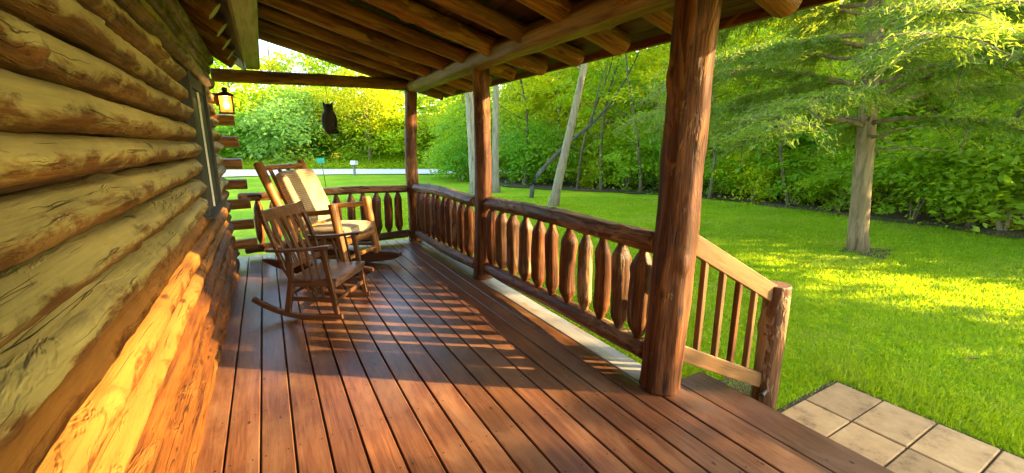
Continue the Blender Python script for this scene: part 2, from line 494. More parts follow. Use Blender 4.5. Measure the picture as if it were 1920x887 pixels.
def log_mesh(L, r, seed=0, m=18, n=None, rough=0.05, knots=0.0, bend=0.0, sy=1.0, sz=1.0, facet=0.0, cap_mat=1, curve=None, bev=0.012, hf=0.16):
    """An uneven log along +X. r: radius, or a function of t in 0..1."""
    rg = np.random.default_rng(seed)
    n = n or max(6, int(L / 0.06))
    t = np.linspace(0, 1, n + 1)
    t = np.unique(np.concatenate([t, [min(0.4, bev / L), 1 - min(0.4, bev / L)]]))
    n = len(t) - 1
    th = np.linspace(0, 2 * np.pi, m, endpoint=False)
    rad = np.array([r(x) if callable(r) else r for x in t])
    T, TH = np.meshgrid(t * L, th, indexing='ij')
    D = np.zeros_like(T)
    for k in range(10):
        a = rg.integers(0, 5)
        w = rg.uniform(0.8, 14)
        D += rg.uniform(0.2, 1) / (1 + 0.12 * w) * np.cos(a * TH + rg.uniform(0, 6.28) + rg.uniform(-1, 1) * T) * np.cos(w * T + rg.uniform(0, 6.28))
    if L / n < 0.032:
        for k in range(22):
            a = rg.integers(1, 9)
            w = rg.uniform(14, 62)
            D += hf * rg.uniform(0.3, 1) * np.cos(a * TH + rg.uniform(0, 6.28) + rg.uniform(-3, 3) * T) * np.cos(w * T + rg.uniform(0, 6.28))
    D *= rough / 1.6
    if facet:
        fa = rg.uniform(0, 6.28)
        nf = rg.integers(6, 9)
        ph = ((TH + fa + 0.15 * np.sin(2.2 * T + fa)) * nf / (2 * np.pi)) % 1.0
        D += facet * (1.0 / np.cos((ph - 0.5) * 2 * np.pi / nf) - 1.0) * 2.2 - facet * 0.05
    nk = rg.poisson(knots * L) if knots else 0
    for k in range(nk):
        t0, a0 = rg.uniform(0.03, 0.97) * L, rg.uniform(0, 6.28)
        rm = rad.mean()
        s = rg.uniform(0.25, 0.5) * rm
        da = np.angle(np.exp(1j * (TH - a0)))
        q = ((T - t0) / (1.3 * s)) ** 2 + (da * rm / s) ** 2
        D += rg.uniform(0.10, 0.26) * (np.exp(-q) - 0.55 * np.exp(-q * 6))
    RR = rad[:, None] * (1 + D)
    ef = np.ones(n + 1)
    ef[0] = ef[-1] = 1 - min(0.25, bev / max(rad.min(), 1e-3) * 0.6)
    RR = RR * ef[:, None]
    b1, b2 = rg.uniform(0, 6.28, 2)
    cy_ = bend * np.sin(np.pi * t * rg.uniform(1, 2.2) + b1) - bend * np.sin(b1) * (1 - t)
    cz_ = bend * np.sin(np.pi * t * rg.uniform(1, 2.2) + b2) - bend * np.sin(b2) * (1 - t)
    if curve is not None:
        cz_ = cz_ + np.array([curve(x) for x in t])
    X = T
    Y = cy_[:, None] + RR * np.cos(TH) * sy
    Z = cz_[:, None] + RR * np.sin(TH) * sz
    V = np.stack([X, Y, Z], -1).reshape(-1, 3)
    F, mi, sm = [], [], []
    for i in range(n):
        for j in range(m):
            a, b_ = i * m + j, i * m + (j + 1) % m
            F.append((a, b_, b_ + m, a + m))
            mi.append(0)
            sm.append(True)
    base = len(V)
    V = np.concatenate([V, V[:m], V[n * m:(n + 1) * m]])
    F.append(tuple(base + j for j in range(m - 1, -1, -1)))
    F.append(tuple(base + m + j for j in range(m)))
    mi += [cap_mat, cap_mat]
    sm += [False, False]
    # outward winding
    return mesh_from('log', V, [tuple(reversed(f)) for f in F], sm, mi)

SEED = [100]
def log(name, p0, p1, r, mat, parent=None, cap='endgrain', seed=None, up=(0, 0, 1), ws=True, **kw):
    SEED[0] += 1
    mt, L = frame(p0, p1, up)
    me = log_mesh(L, r, seed if seed is not None else SEED[0], **kw)
    return link(name, me, [M[mat], M[cap]], parent, mt, ws)

def box_bm(bm, x0, x1, y0, y1, z0, z1, bev=0.0, seg=1):
    vs = [bm.verts.new(p) for p in ((x0, y0, z0), (x1, y0, z0), (x1, y1, z0), (x0, y1, z0), (x0, y0, z1), (x1, y0, z1), (x1, y1, z1), (x0, y1, z1))]
    fs = [bm.faces.new([vs[i] for i in q]) for q in ((3, 2, 1, 0), (4, 5, 6, 7), (0, 1, 5, 4), (1, 2, 6, 5), (2, 3, 7, 6), (3, 0, 4, 7))]
    if bev:
        es = list({e for f in fs for e in f.edges})
        bmesh.ops.bevel(bm, geom=es, offset=bev, segments=seg, affect='EDGES', profile=0.5)
    return fs

def bm_mesh(bm, smooth=False):
    me = bpy.data.meshes.new('mesh')
    bm.normal_update()
    bm.to_mesh(me)
    bm.free()
    if smooth:
        me.polygons.foreach_set('use_smooth', np.ones(len(me.polygons), dtype=bool))
    return me

def beam(name, p0, p1, w, h, mat, parent=None, up=(0, 0, 1), ws=True, bev=0.004, seg=1):
    """A sawn piece from p0 to p1, w across and h tall, grain along its length."""
    mt, L = frame(p0, p1, up)
    bm = bmesh.new()
    box_bm(bm, 0, L, -w / 2, w / 2, -h / 2, h / 2, min(bev, w * 0.3, h * 0.3), seg)
    return link(name, bm_mesh(bm), M[mat], parent, mt, ws)

def tube_mesh(pts, rads, m=8, smooth=True):
    V, F = [], []
    pts = [Vector(p) for p in pts]
    for i, p in enumerate(pts):
        d = (pts[min(i + 1, len(pts) - 1)] - pts[max(i - 1, 0)]).normalized()
        u = Vector((0, 0, 1)) if abs(d.z) < 0.9 else Vector((1, 0, 0))
        a = d.cross(u).normalized()
        b_ = d.cross(a)
        for j in range(m):
            t = 2 * math.pi * j / m
            V.append(p + (a * math.cos(t) + b_ * math.sin(t)) * rads[i])
    for i in range(len(pts) - 1):
        for j in range(m):
            a, b_ = i * m + j, i * m + (j + 1) % m
            F.append((a, b_, b_ + m, a + m))
    F.append(tuple(range(m - 1, -1, -1)))
    k = (len(pts) - 1) * m
    F.append(tuple(k + j for j in range(m)))
    return V, F

def join_vf(parts):
    V, F = [], []
    for v, f in parts:
        o = len(V)
        V += list(v)
        F += [tuple(i + o for i in q) for q in f]
    return V, F

def copy_tree(o, parent=None):
    c = o.copy()
    COL.objects.link(c)
    if parent is not None:
        c.parent = parent
    for ch in list(o.children):
        if ch.name != c.name:
            copy_tree(ch, c)
    return c

# ------------------------------------------------------------------ ground, path, road
G = -0.35
def sheet(name, pts, z, mat, kind='structure'):
    me = mesh_from(name, [(x, y, z) for x, y in pts], [tuple(range(len(pts)))])
    return tag(link(name, me, M[mat]), kind=kind)

# lawn: a grid near the house, one sheet out to the horizon
gx = np.concatenate([[-700, -200, -60], np.arange(-20, 30.1, 1.0), [60, 200, 700]])
gy = np.concatenate([[-700, -200, -60], np.arange(-20, 50.1, 1.0), [90, 200, 700]])
V = [(x, y, G + 0.03 * mnoise.noise(Vector((x * 0.18, y * 0.18, 0))) * (1 if abs(x) < 50 and y > 8 else 0)) for y in gy for x in gx]
nx = len(gx)
F = [(j * nx + i, j * nx + i + 1, (j + 1) * nx + i + 1, (j + 1) * nx + i) for j in range(len(gy) - 1) for i in range(nx - 1)]
tag(link('lawn', mesh_from('lawn', V, F, True), M['lawn']), kind='structure')

near = [(-40, 31.0), (-12, 29.5), (-1.3, 28.2), (4.2, 27.1), (9.6, 24.2), (16, 20.5), (30, 11)]
far = [(-40, 39), (-12, 37.6), (-1.6, 35.2), (4.6, 32.4), (11.5, 28.6), (19, 24.2), (34, 14)]
tag(link('road', mesh_from('road', [(x, y, G + 0.05) for x, y in near] + [(x, y, G + 0.05) for x, y in far],
    [(i, i + 1, len(near) + i + 1, len(near) + i) for i in range(len(near) - 1)]), M['road']), kind='structure')

rg = np.random.default_rng(5)
edge = [(12.9, -14), (13.0, -6), (12.7, 0), (12.6, 2.1), (12.85, 4), (12.8, 6.3), (13.0, 9.3), (12.3, 10.9), (10.6, 12.9), (9.2, 15.2), (8.6, 18.2), (8.6, 21.5)]
pts = []
for (x0, y0), (x1, y1) in zip(edge[:-1], edge[1:]):
    for k in range(6):
        t = k / 6
        pts.append((x0 + (x1 - x0) * t + rg.uniform(-0.22, 0.22), y0 + (y1 - y0) * t + rg.uniform(-0.15, 0.15)))
pts += [(14, 19), (40, 2), (40, -14)]
sheet('woodland_ground', pts, G + 0.036, 'soil')

def patch(cx_, cy_, rx, ry, seed, z=G + 0.02, mat='soil', name='bare_soil'):
    r_ = random.Random(seed)
    p = []
    for k in range(40):
        t = 2 * math.pi * k / 40
        q = 1 + 0.22 * math.sin(3 * t + seed) + 0.15 * math.sin(7 * t + 2 * seed) + r_.uniform(-0.08, 0.08)
        p.append((cx_ + rx * q * math.cos(t), cy_ + ry * q * math.sin(t)))
    sheet(name, p, z, mat)
patch(8.85, 3.15, 0.42, 0.30, 2)
patch(3.05, 1.74, 0.26, 0.16, 5)
sheet('path_bed', [(2.70, -2.3), (3.735, -2.3), (3.735, 1.40), (2.70, 1.40)], G + 0.018, 'soil')
# concrete slab path beside the step
bm = bmesh.new()
tint = []
rnd = random.Random(3)
for xs in (2.75, 3.225):
    for j in range(12):
        y1 = 1.365 - j * 0.293
        n0 = len(bm.faces)
        box_bm(bm, xs + 0.005, xs + 0.475 - 0.005, y1 - 0.293 + 0.005, y1 - 0.005, G - 0.03, G + 0.032 + rnd.uniform(-0.004, 0.004), 0.006)
        tint += [rnd.random()] * (len(bm.faces) - n0)
me = bm_mesh(bm)
a = me.attributes.new('tint', 'FLOAT', 'FACE')
a.data.foreach_set('value', np.array(tint[:len(me.polygons)], dtype=np.float32))
tag(link('paved_path', me, M['paver']), kind='structure')

# ------------------------------------------------------------------ porch deck and step
DX0, DX1, DY0, DY1 = -0.50, 2.12, -1.6, 6.66
deck = thing('porch_deck', 'red brown painted board floor of the log porch', 'porch deck', (0.8, 2.5, 0))
bm = bmesh.new()
tint = []
x = DX0
edges = []
bx0 = -0.175 - 0.1515 * 3
k = 0
while bx0 < 1.75:
    edges.append((bx0, bx0 + 0.1515))
    bx0 += 0.1515
edges = [e for e in edges if e[1] < 1.80]
last = edges[-1][1]
edges.append((last, 1.94))
last = 1.94
pale = (last, DX1)
rnd = random.Random(8)
for (a_, b_) in edges:
    n0 = len(bm.faces)
    dz = rnd.uniform(-0.0015, 0.0015)
    box_bm(bm, a_ + 0.0048, b_ - 0.0048, DY0, DY1 + rnd.uniform(-0.006, 0.006), -0.03, 0.0 + dz, 0.004)
    tint += [rnd.random()] * (len(bm.faces) - n0)
for (ya, yb) in ((DY0, 1.695), (4.135, DY1)):
    n0 = len(bm.faces)
    box_bm(bm, pale[0] + 0.0048, pale[1] - 0.0048, ya, yb, -0.03, 0.0, 0.004)
    tint += [0.5] * (len(bm.faces) - n0)
# screw heads over the joists
n_wood = len(bm.faces)
for (a_, b_) in edges:
    for q in np.arange(DY0 + 0.12, DY1, 0.406):
        for xx in (a_ + 0.028, b_ - 0.028):
            cx_, cy2 = xx + rnd.uniform(-0.005, 0.005), q + rnd.uniform(-0.008, 0.008)
            vs = [bm.verts.new((cx_ + 0.0048 * math.cos(t * math.pi / 3), cy2 + 0.0048 * math.sin(t * math.pi / 3), 0.0025)) for t in range(6)]
            bm.faces.new(vs)
            tint.append(0.0)
bm.faces.ensure_lookup_table()
for k in range(n_wood, len(bm.faces)):
    bm.faces[k].material_index = 1
me = bm_mesh(bm)
a = me.attributes.new('tint', 'FLOAT', 'FACE')
a.data.foreach_set('value', np.array(tint[:len(me.polygons)], dtype=np.float32))
link('floorboards', me, [M['deck'], M['screw']], deck, Matrix.Identity(4), True)
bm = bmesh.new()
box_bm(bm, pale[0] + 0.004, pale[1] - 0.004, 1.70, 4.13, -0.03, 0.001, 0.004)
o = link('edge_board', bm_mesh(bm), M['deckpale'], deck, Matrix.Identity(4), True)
o['label'] = 'pale grey board along the outer railing'
beam('joist_frame', (0.8, DY0 + 0.02, -0.13), (0.8, DY1 - 0.02, -0.13), DX1 - DX0 - 0.06, 0.19, 'sheath', deck)
beam('skirt_board', (DX1 - 0.012, DY0, -0.13), (DX1 - 0.012, DY1, -0.13), 0.022, 0.18, 'runner', deck)

step = thing('porch_step', 'brown painted wooden step below the porch floor beside the slab path', 'step', (2.4, 0.2, G))
bm = bmesh.new()
box_bm(bm, 2.128, 2.39, -1.6, 1.83, -0.205, -0.17, 0.004)
box_bm(bm, 2.396, 2.67, -1.6, 1.83, -0.205, -0.17, 0.004)
me = bm_mesh(bm)
a = me.attributes.new('tint', 'FLOAT', 'FACE')
a.data.foreach_set('value', np.full(len(me.polygons), 0.45, dtype=np.float32))
link('tread', me, M['deck'], step, Matrix.Identity(4), True)
beam('riser', (2.64, -1.6, -0.28), (2.64, 1.8, -0.28), 0.025, 0.145, 'runner', step)
beam('stringer', (2.13, 1.81, -0.28), (2.62, 1.81, -0.28), 0.03, 0.145, 'runner', step)

# ------------------------------------------------------------------ log cabin wall
cabin = thing('log_cabin', 'log cabin wall of rounded peeled logs along the porch', 'log cabin', (-0.6, 2.5, G))
valley = [2.40, 2.24, 2.09, 1.94, 1.80, 1.66, 1.52, 1.385, 1.245, 1.10, 0.96, 0.82, 0.68, 0.54, 0.39, 0.24, 0.10, -0.06]
WY0, WY1 = -1.7, 6.31
rnd = random.Random(21)
for i in range(len(valley) - 1):
    zt, zb = valley[i], valley[i + 1]
    zc, hh = (zt + zb) / 2, (zt - zb) / 2
    bulge = 0.105 + rnd.uniform(-0.012, 0.014)
    xc = -0.535 + rnd.uniform(-0.008, 0.008)
    rr = hh * 0.955
    segs = [(WY0, 4.12 + rnd.uniform(-0.03, 0.03)), (5.22 + rnd.uniform(-0.02, 0.02), WY1)] if 0.93 < zc < 2.02 else [(WY0, WY1)]
    for (ya, yb) in segs:
        o = log('wall_log', (xc, ya, zc + rnd.uniform(-0.006, 0.006)), (xc, yb, zc + rnd.uniform(-0.006, 0.006)), rr, 'wall' if zc > 1.02 else ('wall_sun_edge' if zc > 0.60 else 'wall_sunlit'), cabin, 'darkend',
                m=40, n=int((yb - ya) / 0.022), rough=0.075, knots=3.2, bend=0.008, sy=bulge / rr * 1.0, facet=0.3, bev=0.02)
beam('wall_core', (-0.64, WY0, 1.2), (-0.64, WY1 - 0.1, 1.2), 0.12, 3.2, 'sheath', cabin)
# the side wall's logs run past the corner
TIPS = [(-0.205, 0.225), (-0.215, 0.48), (-0.225, 0.74), (-0.235, 0.995), (-0.26, 1.25), (-0.265, 1.51), (-0.28, 1.77), (-0.29, 2.02)]
for i, (ex, zc) in enumerate(TIPS):
    log('corner_log', (-0.60, 6.375, zc), (ex, 6.375, zc + rnd.uniform(-0.006, 0.006)), 0.064, 'sunlit_amber' if i < 3 else 'honey', cabin, 'endgrain', m=20, n=12, rough=0.05, sz=1.0, facet=0.4, bev=0.008)
log('corner_log', (-3.5, 6.375, 1.2), (-0.60, 6.375, 1.2), 0.09, 'wall', cabin)
beam('side_wall', (-3.5, 6.33, 1.2), (-0.60, 6.33, 1.2), 0.1, 3.2, 'sheath', cabin)
# window between the logs, seen almost edge on
win = beam('window', (-0.515, 4.67, 0.95), (-0.515, 4.67, 2.02), 1.10, 0.06, 'trim', cabin, up=(1, 0, 0))
def winpart(name, y0, y1, z0, z1, x0, x1, mat):
    bm = bmesh.new()
    box_bm(bm, x0, x1, y0, y1, z0, z1, 0.003)
    mm = link(name, bm_mesh(bm), M[mat], win, WM[win].inverted())
    return mm
winpart('frame', 4.13, 4.24, 0.92, 2.03, -0.50, -0.435, 'trim')
winpart('frame', 5.10, 5.21, 0.92, 2.03, -0.50, -0.425, 'trim')
winpart('frame', 4.24, 5.10, 1.93, 2.03, -0.50, -0.44, 'trim')
winpart('sill', 4.10, 5.22, 0.90, 0.93, -0.50, -0.40, 'trim')
winpart('sash', 4.25, 4.66, 0.94, 1.925, -0.482, -0.452, 'trim')
winpart('sash', 4.675, 5.09, 0.94, 1.925, -0.482, -0.447, 'trim')
winpart('edge_glint', 4.658, 4.673, 0.94, 1.925, -0.48, -0.438, 'white')  # white strip paints in the highlight along the sash edge
winpart('pane', 4.32, 4.60, 1.0, 1.86, -0.4515, -0.4505, 'pane')
winpart('pane', 4.74, 5.03, 1.0, 1.86, -0.4465, -0.4455, 'pane')
# eave of the cabin roof: log rafter tails with square cut ends, dark boards above
sl = math.tan(R(37))
for k in range(9):
    y = 6.08 - k * 0.57
    e = Vector((-0.195, y, 2.385))
    b0 = e + Vector((-0.55, 0, 0.55 * sl))
    log('rafter_tail', b0, e, 0.068, 'rafter', cabin, 'pale', m=18, n=10, rough=0.04, bev=0.004)
beam('eave_board', (-0.90, 2.4, 3.03), (-0.10, 2.4, 3.03 - 0.80 * sl), 9.0, 0.03, 'sheath', cabin)
log('top_plate', (-0.47, WY0, 2.44), (-0.47, WY1, 2.44), 0.07, 'wall', cabin, m=20, n=90, rough=0.08, knots=2)

# ------------------------------------------------------------------ porch roof
roof = thing('porch_roof', 'porch roof of dark log rafters under boards on a long hewn beam', 'porch roof', (1.0, 2.5, 2.2))
SLP = 0.26
def rz_(x):
    return 2.79 - SLP * (x - 0.06)                     # underside of the rafters
ys = [6.60, 6.06, 5.49, 4.92, 4.35, 3.78, 3.21, 2.64, 2.03, 1.45, 0.86, 0.27, -0.32, -0.91, -1.5]
rnd = random.Random(4)
for i, y in enumerate(ys):
    xe = 2.50 + rnd.uniform(-0.03, 0.03)
    r = 0.078 + rnd.uniform(-0.006, 0.008)
    dy = rnd.uniform(-0.02, 0.02)
    log('rafter', (0.06, y - dy, rz_(0.06) + r), (xe, y + dy, rz_(xe) + r), r, 'rafter', roof, 'lumber',
        m=22, n=60, rough=0.09, knots=2.6, bend=0.010, facet=0.25, bev=0.02)
# plate beam over the posts
o = log('plate_beam', (2.0, -1.8, 2.325), (1.985, 6.62, 2.315), 0.092, 'beam', roof, 'endgrain', m=28, n=220, rough=0.07, knots=2.2, bend=0.008, facet=0.7, sz=1.0)
log('tie_beam', (-0.46, 6.50, 2.30), (1.93, 6.50, 2.325), 0.076, 'rafter', roof, 'endgrain', m=24, n=70, rough=0.05, knots=1.5, facet=0.3, bend=0.006)
led = beam('ledger_beam', (-0.022, -1.8, 2.72), (-0.022, 6.57, 2.72), 0.17, 0.64, 'pale', roof, bev=0.022, seg=1)
# sheathing boards along the porch, laid on the rafters
bm = bmesh.new()
W = 0.175
L = 2.64 / math.cos(math.atan(SLP))
k = 0
s = 0.0
while s < L:
    box_bm(bm, -1.9, 6.92, s + 0.003, min(s + W, L) - 0.003, 0, 0.03, 0.002)
    s += W
ang = math.atan(SLP)
ex, ey_, ez = Vector((0, 1, 0)), Vector((math.cos(ang), 0, -math.sin(ang))), Vector((math.sin(ang), 0, math.cos(ang)))
mt = Matrix((ex, ey_, ez)).transposed().to_4x4()
mt.translation = Vector((0.0, 0, rz_(0.0) + 0.158))
link('roof_boards', bm_mesh(bm), M['sheath'], roof, mt, True)
beam('shingle_layer', (-0.3, 2.5, rz_(-0.3) + 0.235), (2.66, 2.5, rz_(2.66) + 0.235), 8.84, 0.08, 'sheath', roof)
beam('fascia_board', (2.665, -1.9, rz_(2.65) + 0.175), (2.665, 6.93, rz_(2.65) + 0.175), 0.024, 0.13, 'post', roof)
beam('drip_edge', (2.682, -1.9, rz_(2.65) + 0.118), (2.682, 6.93, rz_(2.65) + 0.118), 0.012, 0.022, 'lumber', roof)
beam('barge_board', (0.06, 6.945, rz_(0.06) + 0.15), (2.66, 6.945, rz_(2.66) + 0.15), 0.024, 0.17, 'post', roof)

# ------------------------------------------------------------------ posts
def post(x, y, r, top, lab, seed, dx=0.0, taper=0.9):
    p = thing('porch_post', lab, 'post', (x, y, 0), 0, 'log posts of the porch')
    log('shaft', (x, y, -0.003), (x + dx, y, top), lambda t: r * (1.06 - (1.06 - taper) * min(1, t * 1.0) + 0.10 * math.exp(-t * 30)), 'post', p,
        m=40, n=110, rough=0.06, knots=3.0, bend=0.014, facet=0.3, hf=0.09, bev=0.01, seed=seed)
    return p
post(2.015, 1.655, 0.105, 2.27, 'thick log post nearest the camera beside the step handrail', 901, 0.06, 1.05)
post(2.005, 4.22, 0.085, 2.25, 'middle log post where the two side railing bays meet', 902, 0.04, 1.0)
post(1.925, 6.46, 0.088, 2.25, 'far corner log post joining the side railing to the end railing', 903, 0.03, 0.95)
post(2.015, -1.30, 0.105, 2.25, 'log post behind the viewpoint holding the near end of the beam', 904, 0.03, 1.0)

# ------------------------------------------------------------------ railings
def baluster_mesh(H, r, seed):
    def prof(t):
        z = t * H
        e = min(z, H - z)
        if e < 0.022:
            return 0.024
        if e < 0.105:
            return 0.024 + (r - 0.024) * ((e - 0.022) / 0.083) ** 0.85
        return r
    return log_mesh(H, prof, seed, m=18, n=34, rough=0.07, knots=1.6, bend=0.004, facet=1.0, bev=0.002)

def railing(lab, p0, p1, ztop, zbot, pos, rt, rb, seed, axis='y', rbal=0.060):
    mid = ((p0[0] + p1[0]) / 2, (p0[1] + p1[1]) / 2, 0)
    t = thing('log_railing', lab, 'railing', mid, 0, 'log railings round the porch')
    log('top_rail', (*p0, ztop[0]), (*p1, ztop[1]), rt, 'rail', t, 'endgrain', m=28, n=110, rough=0.09, knots=3.2, bend=0.012, facet=0.5, sz=0.95, seed=seed, bev=0.02)
    log('bottom_rail', (*p0, zbot[0]), (*p1, zbot[1]), rb, 'rail', t, 'endgrain', m=26, n=110, rough=0.11, knots=3.5, bend=0.012, facet=0.4, seed=seed + 1, bev=0.02)
    rnd = random.Random(seed)
    for i, q in enumerate(pos):
        f = (q - (p0[1] if axis == 'y' else p0[0])) / ((p1[1] - p0[1]) if axis == 'y' else (p1[0] - p0[0]))
        x = p0[0] + (p1[0] - p0[0]) * f
        y = p0[1] + (p1[1] - p0[1]) * f
        zt = ztop[0] + (ztop[1] - ztop[0]) * f - rt * 0.72
        zb = zbot[0] + (zbot[1] - zbot[0]) * f + rb * 0.70
        mt, L = frame((x, y, zb), (x + rnd.uniform(-0.008, 0.008), y + rnd.uniform(-0.008, 0.008), zt))
        link('baluster', baluster_mesh(L, rbal + rnd.uniform(-0.007, 0.007), seed + 10 + i), [M['rail'] if rnd.random() < 0.35 else M['post'], M['endgrain']], t, mt, True)
    return t

railing('long log railing bay of eleven stubby balusters between near and middle posts', (2.02, 1.76), (2.05, 4.13), (0.905, 0.875), (0.185, 0.125),
        [4.02, 3.80, 3.57, 3.33, 3.10, 2.88, 2.65, 2.43, 2.24, 2.05, 1.87], 0.069, 0.069, 1000)
railing('shorter log railing bay between the middle post and the far corner post', (2.00, 4.32), (1.95, 6.36), (0.86, 0.85), (0.125, 0.12),
        [6.24, 6.05, 5.86, 5.67, 5.48, 5.29, 5.10, 4.91, 4.71, 4.51], 0.067, 0.062, 1100, 'y', 0.060)
railing('end railing across the far end of the porch behind the rocking chairs', (-0.36, 6.52), (1.83, 6.48), (0.815, 0.825), (0.115, 0.12),
        [-0.16, 0.03, 0.22, 0.42, 0.62, 0.82, 1.01, 1.19, 1.37, 1.53, 1.69], 0.056, 0.058, 1200, 'x', 0.055)

# step handrail
hr = thing('step_handrail', 'sloping wooden handrail with four thin spindles and a round end post', 'handrail', (2.5, 1.55, G))
def hp(f, z0, z1):
    return (2.10 + 0.76 * f, 1.60 - 0.09 * f, z0 + (z1 - z0) * f)
beam('top_rail', hp(0, 0.94, 0.52), hp(1.02, 0.94, 0.52), 0.045, 0.115, 'lumber', hr)
beam('bottom_rail', hp(0, 0.235, -0.13), hp(1.02, 0.235, -0.13), 0.04, 0.10, 'lumber', hr)
for k, f in enumerate((0.19, 0.40, 0.60, 0.80)):
    p0, p1 = hp(f, 0.27, -0.10), hp(f, 0.90, 0.48)
    beam('spindle', p0, p1, 0.036, 0.036, 'post' if k == 2 else 'lumber', hr)
log('newel_post', (2.945, 1.50, G - 0.1), (2.93, 1.50, 0.565), lambda t: 0.084 - 0.004 * t, 'rail', hr, 'darkend', m=28, n=40, rough=0.035, knots=1.0, facet=0.2, bev=0.008)
log('bolt', (2.80, 1.44, -0.20), (2.90, 1.47, -0.20), 0.016, 'wire', hr, 'wire', m=12, n=6, rough=0.0, bev=0.003)

# ------------------------------------------------------------------ slim rocking chair, nearest
FA = math.atan2(-0.57, 0.82)
PN = Vector((0.42, 3.71, 0))
fv = Vector((math.cos(FA), math.sin(FA), 0))
lv = Vector((-fv.y, fv.x, 0))
c0 = PN + fv * -0.3 + lv * 0.3
chair = thing('rocking_chair', 'slim dark brown spindle rocking chair with flat arms and no cushions', 'rocking chair', c0, FA)
def cp(s, t, z):                                        # s forward from the runner tip, t from near to far side
    return (s + 0.3, t - 0.3, z)

def curved_plank(name, pts, w, h, mat, parent, bev=0.004, wdir=(0, 1, 0)):
    """A bent board through local points; w along wdir, h across."""
    P = [Vector(p) for p in pts]
    wd = Vector(wdir)
    V, F = [], []
    for i, p in enumerate(P):
        d = (P[min(i + 1, len(P) - 1)] - P[max(i - 1, 0)]).normalized()
        u = d.cross(wd).normalized()
        hh = h[i] if isinstance(h, (list, tuple)) else h
        c = min(bev, hh * 0.3)
        for a_, b_ in ((-w / 2, -hh / 2 + c), (-w / 2 + c, -hh / 2), (w / 2 - c, -hh / 2), (w / 2, -hh / 2 + c), (w / 2, hh / 2 - c), (w / 2 - c, hh / 2), (-w / 2 + c, hh / 2), (-w / 2, hh / 2 - c)):
            V.append(p + wd * a_ + u * b_)
    n = 8
    for i in range(len(P) - 1):
        for j in range(n):
            a_, b_ = i * n + j, i * n + (j + 1) % n
            F.append((a_, b_, b_ + n, a_ + n))
    F.append(tuple(range(n - 1, -1, -1)))
    F.append(tuple((len(P) - 1) * n + j for j in range(n)))
    me = mesh_from(name, V, F, False)
    bm = bmesh.new()
    bm.from_mesh(me)
    bmesh.ops.recalc_face_normals(bm, faces=bm.faces)
    bm.to_mesh(me)
    bm.free()
    return link(name, me, M[mat], parent)

def loc(name, p0, p1, w, h, mat, up=(0, 0, 1), par=None, bev=0.004):
    return beam(name, p0, p1, w, h, mat, par or chair, up, False, bev, 2)

for t in (0.015, 0.585):
    s_ = np.linspace(-0.79, 0.01, 15)
    curved_plank('runner', [cp(s, t, 0.024 + 0.62 * (max(0, -0.30 - s)) ** 2 * 0.98 + 0.20 * max(0, s + 0.30) ** 2) for s in s_], 0.036, 0.044, 'walnut', chair)
    loc('front_leg', cp(-0.035, t, 0.05), cp(-0.115, t, 0.645), 0.034, 0.040, 'walnut', (1, 0, 0))
    loc('rear_leg', cp(-0.485, t, 0.06), cp(-0.42, t, 0.345), 0.034, 0.050, 'walnut', (1, 0, 0))
    loc('arm_support', cp(-0.42, t, 0.34), cp(-0.425, t, 0.60), 0.03, 0.046, 'walnut', (1, 0, 0))
    arm = curved_plank('arm', [cp(-0.60, t, 0.612), cp(-0.45, t, 0.612), cp(-0.25, t, 0.628), cp(-0.10, t, 0.652), cp(-0.045, t, 0.655)], 0.066, 0.022, 'walnut', chair)
    for k in range(3):
        loc('spindle', cp(-0.265 + k * 0.062, t, 0.20), cp(-0.335 + k * 0.066, t, 0.62 + k * 0.006), 0.017, 0.017, 'walnut', (1, 0, 0))
    loc('side_stretcher', cp(-0.47, t, 0.185), cp(-0.06, t, 0.19), 0.022, 0.040, 'walnut')
    loc('seat_rail', cp(-0.44, t, 0.325), cp(-0.06, t, 0.335), 0.028, 0.055, 'walnut')
    curved_plank('back_post', [cp(-0.40, t + (0.02 if t < 0.3 else -0.02), 0.30), cp(-0.47, t, 0.46), cp(-0.545, t, 0.70), cp(-0.60, t, 0.86), cp(-0.625, t, 0.955)], 0.034, 0.036, 'walnut', chair)
curved_plank('seat', [cp(-0.455, 0.3, 0.352), cp(-0.34, 0.3, 0.345), cp(-0.2, 0.3, 0.350), cp(-0.08, 0.3, 0.366), cp(-0.02, 0.3, 0.362)], 0.56, 0.026, 'walnut_seat', chair)
loc('front_apron', cp(-0.045, 0.03, 0.322), cp(-0.045, 0.57, 0.322), 0.024, 0.052, 'walnut_seat')
loc('front_stretcher', cp(-0.055, 0.03, 0.165), cp(-0.055, 0.57, 0.165), 0.02, 0.034, 'walnut')
loc('rear_stretcher', cp(-0.47, 0.03, 0.21), cp(-0.47, 0.57, 0.21), 0.02, 0.030, 'walnut')
def crest(z0, z1, name):
    s_a, s_b = -0.545 - (z0 - 0.70) * 0.31, -0.545 - (z1 - 0.70) * 0.31
    V, F = [], []
    n = 10
    for i in range(n + 1):
        t = 0.03 + 0.54 * i / n
        bow = -0.022 * math.sin(math.pi * i / n)
        for (s, z) in ((s_a + bow - 0.011, z0), (s_a + bow + 0.011, z0), (s_b + bow + 0.011, z1), (s_b + bow - 0.011, z1)):
            V.append(cp(s, t, z))
    for i in range(n):
        for j in range(4):
            a_, b_ = i * 4 + j, i * 4 + (j + 1) % 4
            F.append((a_, a_ + 4, b_ + 4, b_))
    F += [(0, 1, 2, 3), (n * 4 + 3, n * 4 + 2, n * 4 + 1, n * 4)]
    link(name, mesh_from(name, V, F, False), M['walnut'], chair)
crest(0.855, 0.945, 'crest_rail')
crest(0.425, 0.465, 'back_rail')
for k in range(5):
    t = 0.115 + k * 0.0925
    loc('back_slat', cp(-0.475, t, 0.45), cp(-0.612, t, 0.865), 0.044, 0.011, 'walnut', (1, 0, 0.3))

